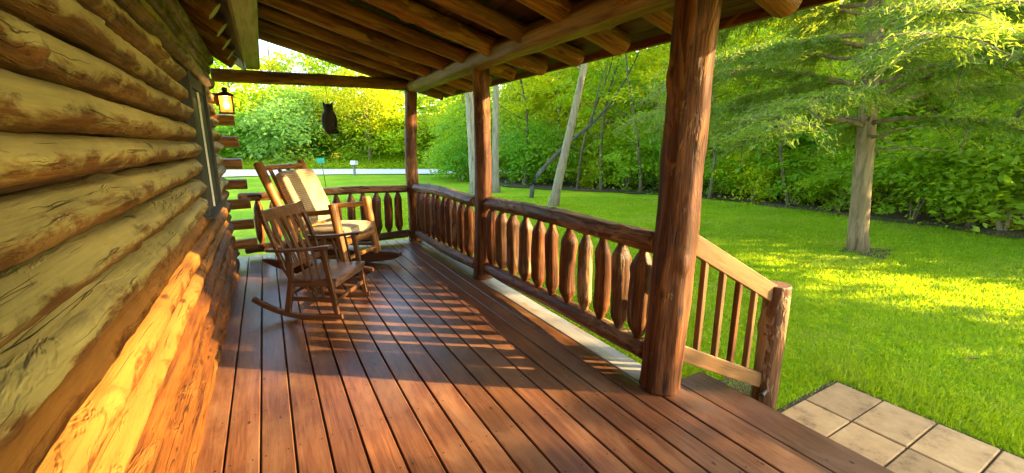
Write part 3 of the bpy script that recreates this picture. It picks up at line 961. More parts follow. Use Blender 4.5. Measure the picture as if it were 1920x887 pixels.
# ------------------------------------------------------------------ log rocking chair with cushions
LA = -0.719
LC = Vector((0.865, 5.184, 0))
lr = thing('log_rocking_chair', 'honey coloured log rocking chair on thick boat shaped runners holding beige cushions', 'rocking chair', LC, LA)
HW = 0.345
def lg(name, p0, p1, r, mat='honey', cap='endgrain', up=(0, 0, 1), **kw):
    kw.setdefault('rough', 0.045)
    kw.setdefault('knots', 1.2)
    kw.setdefault('m', 20)
    kw.setdefault('facet', 0.25)
    kw.setdefault('bev', 0.008)
    return log(name, p0, p1, r, mat, lr, cap, ws=False, up=up, **kw)
for t in (-HW, HW):
    n = 22
    pts, hs = [], []
    for i in range(n + 1):
        q = i / n
        s = -1.02 + 1.36 * q
        zb = 0.0 + 0.145 * max(0, (-0.30 - s) / 0.72) ** 1.8 + 0.085 * max(0, (s + 0.25) / 0.59) ** 1.8
        zt = 0.150 + 0.045 * max(0, (-0.30 - s) / 0.72) + 0.015 * max(0, (s + 0.25) / 0.59)
        e = min(q, 1 - q) * 1.36
        th = max(0.03, (zt - zb) * min(1, 0.55 + e * 5))
        pts.append((s, t, (zt + zb) / 2 + 0.002))
        hs.append(th)
    curved_plank('runner', pts, 0.085, hs, 'runner', lr, 0.018)
    lg('front_post', (0.03, t, 0.13), (-0.075, t, 0.85), 0.046)
    lg('back_post', (-0.46, t, 0.13), (-0.955, t, 1.285), 0.048, cap='darkend')
    lg('arm', (-0.72, t, 0.70), (-0.07, t, 0.765), 0.030)
    lg('seat_rail', (-0.55, t, 0.375), (0.0, t, 0.40), 0.036, 'honey')
    lg('side_rung', (-0.48, t, 0.235), (0.0, t, 0.25), 0.022)
lg('front_rail', (-0.01, -HW, 0.405), (-0.01, HW, 0.405), 0.040)
lg('rear_rail', (-0.56, -HW, 0.365), (-0.56, HW, 0.365), 0.034)
lg('front_rung', (0.02, -HW, 0.22), (0.02, HW, 0.22), 0.024)
def bk(z):
    return -0.46 - (z - 0.13) * 0.4286
lg('crest_rail', (bk(1.225), -HW, 1.225), (bk(1.225), HW, 1.225), 0.030, 'honey')
lg('lower_back_rail', (bk(0.52), -HW, 0.52), (bk(0.52), HW, 0.52), 0.030, 'honey')
for k in range(4):
    t = -0.21 + k * 0.14
    lg('back_spindle', (bk(0.52), t, 0.52), (bk(1.22), t, 1.22), 0.021, 'honey')
for k in range(4):
    lg('seat_slat', (-0.52 + k * 0.14, -HW + 0.02, 0.405), (-0.52 + k * 0.14, HW - 0.02, 0.405), 0.022, 'honey')

def cushion_mesh(lx, ly, h, seed, tuft=True):
    """A soft box: rounded edges, a crowned top, slight sag and dents."""
    rg = np.random.default_rng(seed)
    nx_, ny_ = 30, 30
    V, F = [], []
    def surf(sign):
        o = len(V)
        for i in range(nx_ + 1):
            for j in range(ny_ + 1):
                u, v = -1 + 2 * i / nx_, -1 + 2 * j / ny_
                # push samples towards the rim so the edge is round
                u_, v_ = math.sin(u * math.pi / 2), math.sin(v * math.pi / 2)
                e = max(abs(u_), abs(v_))
                k = (1 - abs(u_) ** 7) * (1 - abs(v_) ** 7)
                z = sign * h / 2 * (0.30 * (k > 0) + 0.70 * max(0, k) ** 0.4) * (1.0 + 0.10 * math.cos(u_ * 1.6) * math.cos(v_ * 1.6))
                z += 0.006 * mnoise.noise(Vector((u_ * 2.4 + seed, v_ * 2.4, sign)))
                c = 1 - 0.05 * (abs(u_) ** 4 * abs(v_) ** 4)
                sx_ = c * (1 + 0.012 * mnoise.noise(Vector((v_ * 3, seed, 1.0))))
                V.append((u_ * lx / 2 * sx_, v_ * ly / 2 * c, z if e < 0.9999 else sign * h * 0.15))
        for i in range(nx_):
            for j in range(ny_):
                a_ = o + i * (ny_ + 1) + j
                q = (a_, a_ + ny_ + 1, a_ + ny_ + 2, a_ + 1)
                F.append(q if sign > 0 else tuple(reversed(q)))
        return o
    a0 = surf(1)
    a1 = surf(-1)
    rim = [(i, 0) for i in range(nx_)] + [(nx_, j) for j in range(ny_)] + [(i, ny_) for i in range(nx_, 0, -1)] + [(0, j) for j in range(ny_, 0, -1)]
    idx = [i * (ny_ + 1) + j for i, j in rim]
    for k in range(len(idx)):
        p, q = idx[k], idx[(k + 1) % len(idx)]
        F.append((a0 + p, a1 + p, a1 + q, a0 + q))
    return mesh_from('cushion', V, F, True)

lm = WM[lr]
sc_m = lm @ Matrix.Translation((-0.265, 0, 0.498)) @ Matrix.Rotation(R(-3), 4, 'Y')
tag(link('seat_cushion', cushion_mesh(0.58, 0.60, 0.13, 3), M['cloth'], None, sc_m), 'ribbed beige square cushion lying on the seat of the log rocker', 'cushion')
zc = 0.86
th_ = math.atan(0.4286)
st, ct = math.sin(th_), math.cos(th_)
bc = lm @ Matrix(((-st, 0, ct, bk(zc) + 0.125), (0, -1, 0, 0), (ct, 0, st, zc + 0.02), (0, 0, 0, 1)))
tag(link('back_cushion', cushion_mesh(0.66, 0.58, 0.15, 7), M['cloth'], None, bc), 'tall beige cushion leaning against the back of the log rocker', 'cushion')

# ------------------------------------------------------------------ lantern on the wall
lan = thing('wall_lantern', 'lit square metal lantern fixed to the log wall near the porch corner', 'lantern', (-0.335, 6.27, 1.95))
def lb(name, x0, x1, y0, y1, z0, z1, mat, bev=0.003):
    bm = bmesh.new()
    box_bm(bm, x0, x1, y0, y1, z0, z1, bev)
    return link(name, bm_mesh(bm), M[mat], lan)
for sx_ in (-1, 1):
    for sy_ in (-1, 1):
        lb('corner_bar', sx_ * 0.066 - 0.007, sx_ * 0.066 + 0.007, sy_ * 0.066 - 0.007, sy_ * 0.066 + 0.007, -0.095, 0.085, 'iron')
lb('base', -0.080, 0.080, -0.080, 0.080, -0.112, -0.095, 'iron')
bm = bmesh.new()
vb = [bm.verts.new((sx_ * 0.092, sy_ * 0.092, 0.085)) for sx_, sy_ in ((-1, -1), (1, -1), (1, 1), (-1, 1))]
vm = [bm.verts.new((sx_ * 0.085, sy_ * 0.085, 0.105)) for sx_, sy_ in ((-1, -1), (1, -1), (1, 1), (-1, 1))]
vt = [bm.verts.new((sx_ * 0.03, sy_ * 0.03, 0.135)) for sx_, sy_ in ((-1, -1), (1, -1), (1, 1), (-1, 1))]
bm.faces.new(vb[::-1])
bm.faces.new(vt)
for A, B in ((vb, vm), (vm, vt)):
    for i in range(4):
        bm.faces.new((A[i], A[(i + 1) % 4], B[(i + 1) % 4], B[i]))
link('cap', bm_mesh(bm), M['iron'], lan)
v, f = tube_mesh([(0, 0, 0.133), (0, 0, 0.150), (0, 0, 0.152), (0, 0, 0.185), (0, 0, 0.192)], [0.026, 0.022, 0.032, 0.030, 0.012], 12)
link('finial', mesh_from('finial', v, f, True), M['iron'], lan)
lb('wall_bracket', -0.10, -0.07, -0.035, 0.035, -0.02, 0.10, 'iron')
lb('bulb_holder', -0.016, 0.016, -0.016, 0.016, -0.093, -0.06, 'iron')
v, f = tube_mesh([(0, 0, -0.06), (0, 0, -0.04), (0, 0, -0.01), (0, 0, 0.02), (0, 0, 0.034)], [0.012, 0.026, 0.034, 0.024, 0.004], 14)
link('bulb', mesh_from('bulb', v, f, True), M['bulb'], lan)
for a_, q in (((0.0615, 0.0635, -0.058, 0.058), 'x'), ((-0.0635, -0.0615, -0.058, 0.058), 'x'), ((-0.058, 0.058, -0.0635, -0.0615), 'y'), ((-0.058, 0.058, 0.0615, 0.0635), 'y')):
    lb('glass', a_[0], a_[1], a_[2], a_[3], -0.094, 0.084, 'lampglass', 0)
pd = bpy.data.lights.new('lantern_glow', 'POINT')
pd.energy = 4.5
pd.color = (1.0, 0.52, 0.14)
pd.shadow_soft_size = 0.02
po = bpy.data.objects.new('lantern_glow', pd)
COL.objects.link(po)
po.parent = lan
po.location = (0.0, 0.0, 0.055)

# ------------------------------------------------------------------ hanging owl
owl = thing('hanging_owl', 'dark carved owl figure hanging on a thin wire under the tie beam', 'owl figure', (0.80, 6.34, 1.62))
def ell_rings(rings, m=20):
    V, F = [], []
    for (x, y, z, rx, ry) in rings:
        for j in range(m):
            t = 2 * math.pi * j / m
            V.append((x + rx * math.cos(t), y + ry * math.sin(t), z))
    for i in range(len(rings) - 1):
        for j in range(m):
            a_, b_ = i * m + j, i * m + (j + 1) % m
            F.append((a_, b_, b_ + m, a_ + m))
    F.append(tuple(range(m - 1, -1, -1)))
    F.append(tuple((len(rings) - 1) * m + j for j in range(m)))
    return V, F
v, f = ell_rings([(-0.012, 0, 0.0, 0.028, 0.02), (-0.018, 0, 0.03, 0.046, 0.04), (-0.014, 0, 0.08, 0.070, 0.06), (-0.010, 0, 0.14, 0.083, 0.07), (-0.004, 0, 0.20, 0.088, 0.074),
                  (0.0, 0, 0.25, 0.082, 0.068), (0.002, 0, 0.285, 0.066, 0.058), (-0.002, -0.005, 0.305, 0.058, 0.055), (-0.006, -0.010, 0.335, 0.062, 0.058), (-0.006, -0.010, 0.365, 0.057, 0.052), (-0.004, -0.006, 0.382, 0.038, 0.034), (-0.004, -0.004, 0.388, 0.012, 0.012)])
link('body', mesh_from('body', v, f, True), M['owl'], owl)
for sx_ in (-1, 1):
    v, f = tube_mesh([(-0.005 + sx_ * 0.042, -0.01, 0.355), (-0.005 + sx_ * 0.050, -0.01, 0.385), (-0.005 + sx_ * 0.060, -0.012, 0.415)], [0.022, 0.014, 0.002], 8)
    link('ear_tuft', mesh_from('ear_tuft', v, f, True), M['owl'], owl)
    v, f = ell_rings([(sx_ * 0.062, 0.012, 0.03, 0.008, 0.012), (sx_ * 0.072, 0.014, 0.09, 0.022, 0.045), (sx_ * 0.078, 0.012, 0.17, 0.024, 0.056), (sx_ * 0.074, 0.008, 0.24, 0.016, 0.045), (sx_ * 0.066, 0.004, 0.275, 0.004, 0.015)], 12)
    link('wing', mesh_from('wing', v, f, True), M['owl'], owl)
    v, f = ell_rings([(-0.006 + sx_ * 0.024, -0.060, 0.334, 0.013, 0.01), (-0.006 + sx_ * 0.024, -0.064, 0.342, 0.016, 0.012), (-0.006 + sx_ * 0.024, -0.060, 0.352, 0.011, 0.01)], 10)
    link('eye', mesh_from('eye', v, f, True), M['owldark'], owl)
v, f = tube_mesh([(-0.006, -0.064, 0.330), (-0.006, -0.078, 0.318), (-0.006, -0.080, 0.306)], [0.010, 0.007, 0.001], 8)
link('beak', mesh_from('beak', v, f, True), M['owldark'], owl)
bm = bmesh.new()
vs0 = [bm.verts.new(p) for p in ((-0.02, -0.05, 0.0), (0.115, -0.04, 0.006), (0.115, 0.05, 0.006), (-0.02, 0.05, 0.0))]
vs1 = [bm.verts.new(p) for p in ((0.02, -0.03, 0.060), (0.088, -0.025, 0.070), (0.088, 0.03, 0.070), (0.02, 0.03, 0.060))]
bm.faces.new(vs0[::-1])
bm.faces.new(vs1)
for i in range(4):
    bm.faces.new((vs0[i], vs0[(i + 1) % 4], vs1[(i + 1) % 4], vs1[i]))
bmesh.ops.bevel(bm, geom=list(bm.edges), offset=0.012, segments=2, affect='EDGES')
link('perch', bm_mesh(bm, True), M['owldark'], owl)
ztop = rz_(0.80) + 0.02
v, f = tube_mesh([(-0.004, -0.004, 0.385), (-0.004, 0.06, 0.70), (-0.004, 0.10, ztop - 1.62)], [0.0028] * 3, 6)
link('wire', mesh_from('wire', v, f, True), M['wire'], owl)

# ------------------------------------------------------------------ mailbox, stake sign
mb = thing('mailbox', 'pale grey rounded mailbox on a short post beside the road', 'mailbox', (4.34, 25.8, G), R(-70))
beam('post', (0, 0, -0.05), (0, 0, 0.62), 0.11, 0.11, 'greypost', mb, ws=False)
beam('shelf', (-0.18, 0, 0.63), (0.26, 0, 0.63), 0.14, 0.025, 'greypost', mb, ws=False)
V, F = [], []
n = 12
prof = [(-0.10, 0.0)] + [(0.10 * math.cos(math.pi - math.pi * i / n), 0.13 + 0.10 * math.sin(math.pi * i / n)) for i in range(n + 1)] + [(0.10, 0.0)]
for xx in (-0.22, 0.28):
    V += [(xx, y_, 0.645 + z_) for y_, z_ in prof]
k = len(prof)
F = [(i, (i + 1) % k, k + (i + 1) % k, k + i) for i in range(k)]
link('body', mesh_from('body', V, F + [tuple(range(k - 1, -1, -1)), tuple(range(k, 2 * k))], False), M['mailbox'], mb)
V = []
for xx in (0.282, 0.296):
    V += [(xx, y_ * 1.06, 0.645 + z_ * 1.03) for y_, z_ in prof]
link('door', mesh_from('door', V, F + [tuple(range(k - 1, -1, -1)), tuple(range(k, 2 * k))], False), M['mailbox'], mb)
beam('latch', (0.30, 0, 0.86), (0.33, 0, 0.86), 0.03, 0.02, 'wire', mb, ws=False)

sg = thing('stake_sign', 'small blank teal plate on a thin leaning stake in the far lawn', 'sign', (2.11, 19.6, G))
v, f = tube_mesh([(0, 0, -0.1), (-0.04, 0, 0.5), (-0.11, 0, 1.15)], [0.014] * 3, 8)
link('stake', mesh_from('stake', v, f, True), M['wire'], sg)
bm = bmesh.new()
box_bm(bm, -0.27, 0.03, -0.012, 0.0, 1.02, 1.24, 0.004)
link('plate', bm_mesh(bm), M['teal'], sg)

# ------------------------------------------------------------------ vegetation
def leaves_mesh(P, N, size, seed, asp=0.55, fold=0.18, var=0.35):
    """One bent diamond per leaf at P, facing N."""
    rg = np.random.default_rng(seed)
    n = len(P)
    N = N / np.linalg.norm(N, axis=1)[:, None]
    A = rg.normal(size=(n, 3))
    A -= N * (A * N).sum(1)[:, None]
    A /= np.linalg.norm(A, axis=1)[:, None]
    B = np.cross(N, A)
    s = (size if np.isscalar(size) else np.asarray(size)) * (1 + rg.uniform(-var, var, n))
    s = s[:, None]
    V = np.empty((n, 4, 3))
    V[:, 0] = P - A * s * 0.5
    V[:, 1] = P + B * s * asp * 0.5 + N * s * fold
    V[:, 2] = P + A * s * 0.5
    V[:, 3] = P - B * s * asp * 0.5 + N * s * fold
    me = bpy.data.meshes.new('leaves')
    me.vertices.add(n * 4)
    me.vertices.foreach_set('co', V.reshape(-1))
    me.loops.add(n * 4)
    me.loops.foreach_set('vertex_index', np.arange(n * 4, dtype=np.int32))
    me.polygons.add(n)
    me.polygons.foreach_set('loop_start', np.arange(0, n * 4, 4, dtype=np.int32))
    me.update(calc_edges=True)
    return me

def crown_points(rg, centre, radii, nblob, per, blob=0.6, flat=0.4, shell=0.55):
    """Leaf sprays: flattish layers scattered through the crown, denser outside, uneven outline."""
    P, N = [], []
    for k in range(nblob):
        d = rg.normal(size=3)
        d /= np.linalg.norm(d)
        r = shell + (1 - shell) * rg.uniform() ** 0.6 if rg.uniform() < 0.75 else rg.uniform(0.1, 0.7)
        r *= rg.uniform(0.82, 1.16)
        c = np.array(centre) + d * np.array(radii) * r
        n = int(per * rg.uniform(0.5, 1.5))
        b = blob * rg.uniform(0.6, 1.4)
        q = rg.normal(size=(n, 3)) * np.array([b, b, b * flat]) * 0.55
        # each spray hangs outwards
        out = d[:2] / (np.linalg.norm(d[:2]) + 1e-6)
        q[:, 2] -= 0.35 * (q[:, 0] * out[0] + q[:, 1] * out[1])
        P.append(c + q)
        up = np.array([d[0] * 0.5, d[1] * 0.5, 0.9])
        N.append(up + rg.normal(size=(n, 3)) * 0.42)
    return np.concatenate(P), np.concatenate(N)

def trunk_vf(rg, H, r0, lean=(0, 0), limbs=6, z0=0.35, spread=1.6, wob=0.12, top=0.25, m=12):
    n = 14
    pts, rad = [], []
    for i in range(n + 1):
        t = i / n
        pts.append((lean[0] * t + wob * math.sin(t * 5 + rg.uniform(0, .3)) * t, lean[1] * t + wob * math.cos(t * 4) * t, -0.15 + H * t))
        rad.append(r0 * ((1 - t) * (1 - top) + top) * (1 + 0.45 * math.exp(-t * 28)) * rg.uniform(0.96, 1.05))
    parts = [tube_mesh(pts, rad, m)]
    for k in range(limbs):
        t = z0 + (1 - z0) * (k + rg.uniform(0, 0.8)) / limbs
        t = min(t, 0.97)
        i = int(t * n)
        p = Vector(pts[i])
        a = rg.uniform(0, 6.28)
        L = spread * (1.15 - t * 0.6) * rg.uniform(0.7, 1.2)
        d = Vector((math.cos(a), math.sin(a), rg.uniform(0.25, 0.8)))
        q = [p, p + d * L * 0.35, p + d * L * 0.7 + Vector((0, 0, 0.08 * L)), p + d * L + Vector((rg.uniform(-.2, .2), rg.uniform(-.2, .2), 0.12 * L))]
        r = rad[i] * 0.42
        parts.append(tube_mesh(q, [r, r * 0.7, r * 0.45, r * 0.15], 7))
    return join_vf(parts)

def make_plant(name, label, cat, group, trunk, crown, leafm, barkm):
    t = thing(name, label, cat, (0, 0, 0), 0, group)
    tm = mesh_from('trunk', trunk[0], trunk[1], True)
    link('trunk', tm, M[barkm], t)
    link('crown', crown, M[leafm], t)
    return t

PROTO = {}
def proto(kind, seed):
    """Meshes for one kind of plant: (trunk mesh, crown mesh)."""
    key = (kind, seed)
    if key in PROTO:
        return PROTO[key]
    rg = np.random.default_rng(seed * 77 + len(kind))
    if kind == 'wood':                                  # tree of the wood, leafy nearly to the ground
        P, N = crown_points(rg, (0, 0, 4.9), (2.3, 2.3, 3.9), 120, 62, 0.75, 0.34)
        me = leaves_mesh(P, N, 0.20, seed)
        tv = trunk_vf(rg, 7.6, 0.16, (rg.uniform(-.5, .5), rg.uniform(-.5, .5)), 9, 0.18, 2.0)
    elif kind == 'shrub':
        P, N = crown_points(rg, (0, 0, 1.15), (1.25, 1.25, 1.15), 70, 62, 0.42, 0.36, 0.6)
        P[:, 2] = np.maximum(P[:, 2], 0.03)
        me = leaves_mesh(P, N, 0.115, seed)
        tv = join_vf([trunk_vf(rg, 1.7, 0.03, (rg.uniform(-.5, .5), rg.uniform(-.5, .5)), 3, 0.2, 0.7, 0.1, 0.25, 7) for k in range(4)])
    elif kind == 'far':                                 # tall tree beyond the road
        P, N = crown_points(rg, (0, 0, 8.6), (2.7, 2.7, 4.6), 62, 44, 1.0, 0.4, 0.45)
        me = leaves_mesh(P, N, 0.34, seed)
        tv = trunk_vf(rg, 13.0, 0.20, (rg.uniform(-.6, .6), rg.uniform(-.6, .6)), 9, 0.3, 2.6)
    elif kind == 'bush':                                # big bush beyond the road
        P, N = crown_points(rg, (0, 0, 2.2), (2.4, 2.4, 2.3), 110, 60, 0.8, 0.38, 0.6)
        P[:, 2] = np.maximum(P[:, 2], 0.05)
        me = leaves_mesh(P, N, 0.24, seed)
        tv = join_vf([trunk_vf(rg, 3.2, 0.05, (rg.uniform(-.9, .9), rg.uniform(-.9, .9)), 3, 0.2, 1.2, 0.1, 0.25, 7) for k in range(4)])
    elif kind == 'shade':                               # slender tree with a high crown
        P, N = crown_points(rg, (0, 0, 4.95), (1.5, 1.5, 1.35), 62, 58, 0.62, 0.36, 0.45)
        me = leaves_mesh(P, N, 0.20, seed)
        tv = trunk_vf(rg, 5.4, 0.10, (rg.uniform(-.3, .3), rg.uniform(-.3, .3)), 7, 0.5, 1.4)
    elif kind == 'sapling':                             # thin stemmed young tree, airy crown
        P, N = crown_points(rg, (0, 0, 4.4), (1.7, 1.7, 1.9), 42, 46, 0.55, 0.28, 0.35)
        me = leaves_mesh(P, N, 0.15, seed)
        tv = trunk_vf(rg, 6.0, 0.06, (rg.uniform(-1.5, 1.5), rg.uniform(-.8, .8)), 9, 0.25, 1.7, 0.42)
    elif kind == 'spire':                               # added sun blocker: small crown on a tall bare stem, shades the slim chair
        P, N = crown_points(rg, (0, 0, 7.95), (0.85, 0.85, 0.75), 60, 60, 0.4, 0.4, 0.3)
        me = leaves_mesh(P, N, 0.16, seed)
        tv = trunk_vf(rg, 8.0, 0.075, (0, 0), 6, 0.86, 0.7, 0.05, 0.3)
    elif kind == 'locust':                              # pinnate yellow leaved tree
        P, N = crown_points(rg, (0, 0, 4.6), (3.0, 2.4, 2.6), 90, 75, 0.95, 0.30, 0.5)
        me = leaves_mesh(P, N, 0.22, seed, 0.42)
        tv = trunk_vf(rg, 6.4, 0.15, (0.3, 0), 8, 0.3, 2.2)
    tm = mesh_from('trunk', tv[0], tv[1], True)
    PROTO[key] = (tm, me)
    return PROTO[key]

NAMES = {'wood': 'leafy_tree', 'shrub': 'shrub', 'far': 'tall_tree', 'bush': 'bush', 'locust': 'yellow_tree', 'shade': 'slender_tree', 'spire': 'slender_tree', 'sapling': 'young_tree'}
CATS = {'wood': 'tree', 'shrub': 'shrub', 'far': 'tree', 'bush': 'bush', 'locust': 'tree', 'shade': 'tree', 'spire': 'tree', 'sapling': 'young tree'}
matcache = {}
def plant(kind, seed, x, y, s, label, group, leafm, barkm='bark_grey', sz=None, rz=None):
    tm, cm = proto(kind, seed)
    k = (kind, seed, leafm)
    if k not in matcache:
        c2 = cm if not cm.materials else cm.copy()
        if cm.materials and c2 is not cm:
            c2.materials.clear()
        c2.materials.append(M[leafm])
        matcache[k] = c2
    if not tm.materials:
        tm.materials.append(M[barkm])
    rr = random.Random(int(x * 131 + y * 977))
    t = thing(NAMES[kind], label, CATS[kind], (x, y, G), rz if rz is not None else rr.uniform(0, 6.28), group)
    t.scale = (s, s, sz or s)
    link('trunk', tm, None, t)
    link('crown', matcache[k], None, t)
    return t

rnd = random.Random(77)
# --- the wood to the right, beyond the lawn: a shrub edge, then trees in two ranks
LBL_SH = 'leafy green shrub crowded in the shrub edge of the wood beyond the lawn'
LBL_TR = 'leafy tree crowded in the wood behind the shrub edge beyond the lawn'
shrub_edge = [(13.6, -13), (13.6, -6), (13.4, 0.5), (13.7, 4), (13.8, 9.5), (12.6, 12.4), (10.6, 15.0), (9.9, 18.5)]
def along(poly, step):
    out = []
    for (x0, y0), (x1, y1) in zip(poly[:-1], poly[1:]):
        L = math.hypot(x1 - x0, y1 - y0)
        n = max(1, int(L / step))
        for k in range(n):
            out.append((x0 + (x1 - x0) * k / n, y0 + (y1 - y0) * k / n))
    return out
for i, (x, y) in enumerate(along(shrub_edge, 1.25)):
    if y < -0.5:
        continue
    plant('shrub', 1 + i % 4, x + rnd.uniform(-0.3, 0.4), y + rnd.uniform(-0.3, 0.3), rnd.uniform(0.62, 1.35), LBL_SH, 'shrubs along the edge of the wood',
          ['leaf_dark', 'leaf_mid', 'leaf_mid', 'leaf_bright'][rnd.randrange(4)])
off = [(15.2, -0.5), (15.6, 4), (15.7, 9.5), (14.0, 13.6), (11.8, 17.0), (11.4, 21)]
for i, (x, y) in enumerate(along(off, 1.7)):
    plant('shrub', 1 + (i + 2) % 4, x + rnd.uniform(-0.4, 0.4), y + rnd.uniform(-0.3, 0.3), rnd.uniform(1.2, 1.75), LBL_SH, 'shrubs along the edge of the wood',
          ['leaf_dark', 'leaf_mid', 'leaf_bright'][rnd.randrange(3)])
rank1 = [(16.8, 0.8), (17.0, 5), (16.9, 10), (15.2, 14.2), (13.0, 18.0), (12.4, 23)]
for i, (x, y) in enumerate(along(rank1, 2.4)):
    plant('wood', 1 + i % 3, x + rnd.uniform(-0.6, 0.6), y + rnd.uniform(-0.5, 0.5), rnd.uniform(0.8, 1.1), LBL_TR, 'trees of the wood',
          ['leaf_bright', 'leaf_mid', 'leaf_bright', 'leaf_yellow'][[0, 1, 2, 0, 1, 3, 0, 2][i % 8]])
rank2 = [(21.5, -1), (22, 6), (21.5, 12), (19, 18), (16.5, 23), (15.5, 28)]
for i, (x, y) in enumerate(along(rank2, 3.0)):
    plant('wood', 1 + (i + 1) % 3, x + rnd.uniform(-1, 1), y + rnd.uniform(-0.8, 0.8), rnd.uniform(1.15, 1.5), LBL_TR, 'trees of the wood',
          ['leaf_mid', 'leaf_bright', 'leaf_yellow'][[0, 1, 0, 1, 2][i % 5]])

for i, (x, y) in enumerate(along([(26, -2), (26.5, 8), (25, 16), (21, 24), (19, 30)], 2.6)):
    plant('bush', 1 + i % 3, x + rnd.uniform(-0.6, 0.6), y + rnd.uniform(-0.6, 0.6), rnd.uniform(1.5, 1.9), 'tall bush deep in the wood behind its trees', 'bushes deep in the wood', ['leaf_bright', 'leaf_mid', 'leaf_yellow'][i % 3])
for i, (x, y, s_) in enumerate([(12.9, 9.2, 1.0), (12.2, 11.6, 1.1), (10.9, 13.8, 0.95), (9.9, 16.2, 1.15), (13.3, 6.8, 0.9), (13.5, 3.1, 1.05), (11.5, 13.0, 1.25), (13.4, 1.2, 0.95)]):
    plant('sapling', 1 + i % 3, x, y, s_, 'thin stemmed young tree with an airy crown at the lawn edge of the wood', 'young trees at the edge of the wood', ['leaf_bright', 'leaf_yellow', 'leaf_mid', 'leaf_bright'][i % 4], 'bark_stem')
# --- beyond the road
LBL_B = 'rounded green bush in the thicket beyond the road'
LBL_F = 'tall thin crowned tree standing behind the thicket beyond the road'
for i, (x, y) in enumerate(along([(-9, 42.5), (0, 39.5), (7, 35.8), (13, 31.5), (19, 26.5)], 2.7)):
    plant('bush', 1 + i % 3, x + rnd.uniform(-0.6, 0.6), y + rnd.uniform(-0.3, 0.8), rnd.uniform(0.85, 1.2), LBL_B, 'bushes beyond the road',
          ['leaf_mid', 'leaf_bright', 'leaf_mid', 'leaf_dark'][rnd.randrange(4)])
for i, (x, y) in enumerate(along([(-8, 46), (2, 43.5), (10, 39), (17, 33.5), (23, 29)], 3.4)):
    plant('bush', 1 + (i + 1) % 3, x + rnd.uniform(-0.8, 0.8), y + rnd.uniform(-0.5, 0.8), rnd.uniform(1.4, 1.75), LBL_B, 'bushes beyond the road',
          ['leaf_mid', 'leaf_bright', 'leaf_dark'][rnd.randrange(3)])
plant('bush', 2, 2.0, 37.4, 1.30, 'pale blue green bush standing out in the thicket beyond the road', None, 'leaf_blue')
plant('locust', 1, 7.0, 34.6, 1.05, 'yellow leaved tree glowing in the sun beside the far corner post', None, 'leaf_yellow')
plant('locust', 1, 4.6, 37.6, 0.85, 'smaller yellow green tree behind the hanging owl', None, 'leaf_yellow', rz=2.0)
for i, (x, y) in enumerate([(-5.5, 50), (-2.2, 48), (1.2, 51), (4.8, 48), (8.0, 50), (11.5, 45), (15.2, 44), (18.5, 39), (22, 36), (25, 31)]):
    plant('far', 1 + i % 3, x, y, rnd.uniform(0.95, 1.25), LBL_F, 'tall trees beyond the road', ['leaf_bright', 'leaf_mid', 'leaf_yellow', 'leaf_mid'][i % 4], 'bark_grey')
# bushes on the near side of the road, right of the far post
plant('bush', 3, 9.6, 21.6, 0.85, 'olive green bush on the near side of the road by the far post', None, 'leaf_mid')
plant('shrub', 3, 8.3, 19.6, 1.0, 'low dark shrub at the lawn edge left of the two pale trunks', None, 'leaf_dark')
plant('wood', 2, 10.6, 24.0, 0.75, 'loose pale green tree leaning over the near side of the road', None, 'leaf_bright')

# --- single trees in the lawn
def single(name, label, x, y, H, r0, lean, leafm, barkm, crown_z, crown_r, seed, nblob=60, per=55, lsz=0.16, limbs=8, z0=0.55, top=0.3):
    rg = np.random.default_rng(seed)
    tv = trunk_vf(rg, H, r0, lean, limbs, z0, 2.2, 0.10, top, 18)
    P, N = crown_points(rg, (lean[0] * crown_z / H, lean[1] * crown_z / H, crown_z), crown_r, nblob, per, 0.8, 0.34, 0.45)
    t = make_plant(name, label, 'tree', None, tv, leaves_mesh(P, N, lsz, seed), leafm, barkm)
    t.location = (x, y, G)
    WM[t] = Matrix.Translation((x, y, G))
    return t
single('leaning_tree', 'single grey brown tree trunk leaning right at the lawn edge past the railing', 7.3, 10.4, 8.0, 0.14, (1.75, -0.2), 'leaf_bright', 'bark_grey', 7.3, (2.8, 2.8, 1.9), 11)
single('pale_tree', 'pale straight trunk just right of the middle porch post', 7.52, 14.5, 9.0, 0.15, (0.1, 0.1), 'leaf_bright', 'bark_pale', 8.2, (2.6, 2.6, 2.0), 12)
single('pale_tree', 'pale trunk leaning slightly left behind the middle porch post', 6.75, 14.6, 9.0, 0.19, (-0.55, 0.1), 'leaf_bright', 'bark_pale', 8.3, (2.4, 2.4, 1.8), 13)
# the bent dead tree behind the leaning trunk
dt = thing('dead_tree', 'bent dead tree with a dark bare stem slanting up behind the leaning trunk', 'dead tree', (7.75, 12.3, G))
v1 = tube_mesh([(0, 0, -0.1), (0.05, 0, 0.35), (0.22, 0, 0.75), (0.55, 0.0, 1.05), (0.95, -0.05, 1.45), (1.5, -0.1, 1.9), (2.3, -0.2, 2.45), (3.1, -0.3, 3.2), (3.7, -0.4, 4.1), (4.2, -0.5, 5.1)],
               [0.085, 0.08, 0.075, 0.07, 0.07, 0.062, 0.052, 0.042, 0.03, 0.012], 12)
v2 = tube_mesh([(2.3, -0.2, 2.45), (2.45, -0.2, 3.0), (2.6, -0.25, 3.8), (2.9, -0.3, 4.6)], [0.035, 0.03, 0.022, 0.008], 7)
v3 = tube_mesh([(3.1, -0.3, 3.2), (3.6, -0.25, 3.4), (4.2, -0.3, 3.8)], [0.03, 0.02, 0.006], 6)
v4 = tube_mesh([(1.5, -0.1, 1.9), (1.7, -0.15, 2.3), (1.75, -0.15, 2.9)], [0.03, 0.02, 0.005], 6)
v, f = join_vf([v1, v2, v3, v4])
link('trunk', mesh_from('trunk', v, f, True), M['bark_dark'], dt)
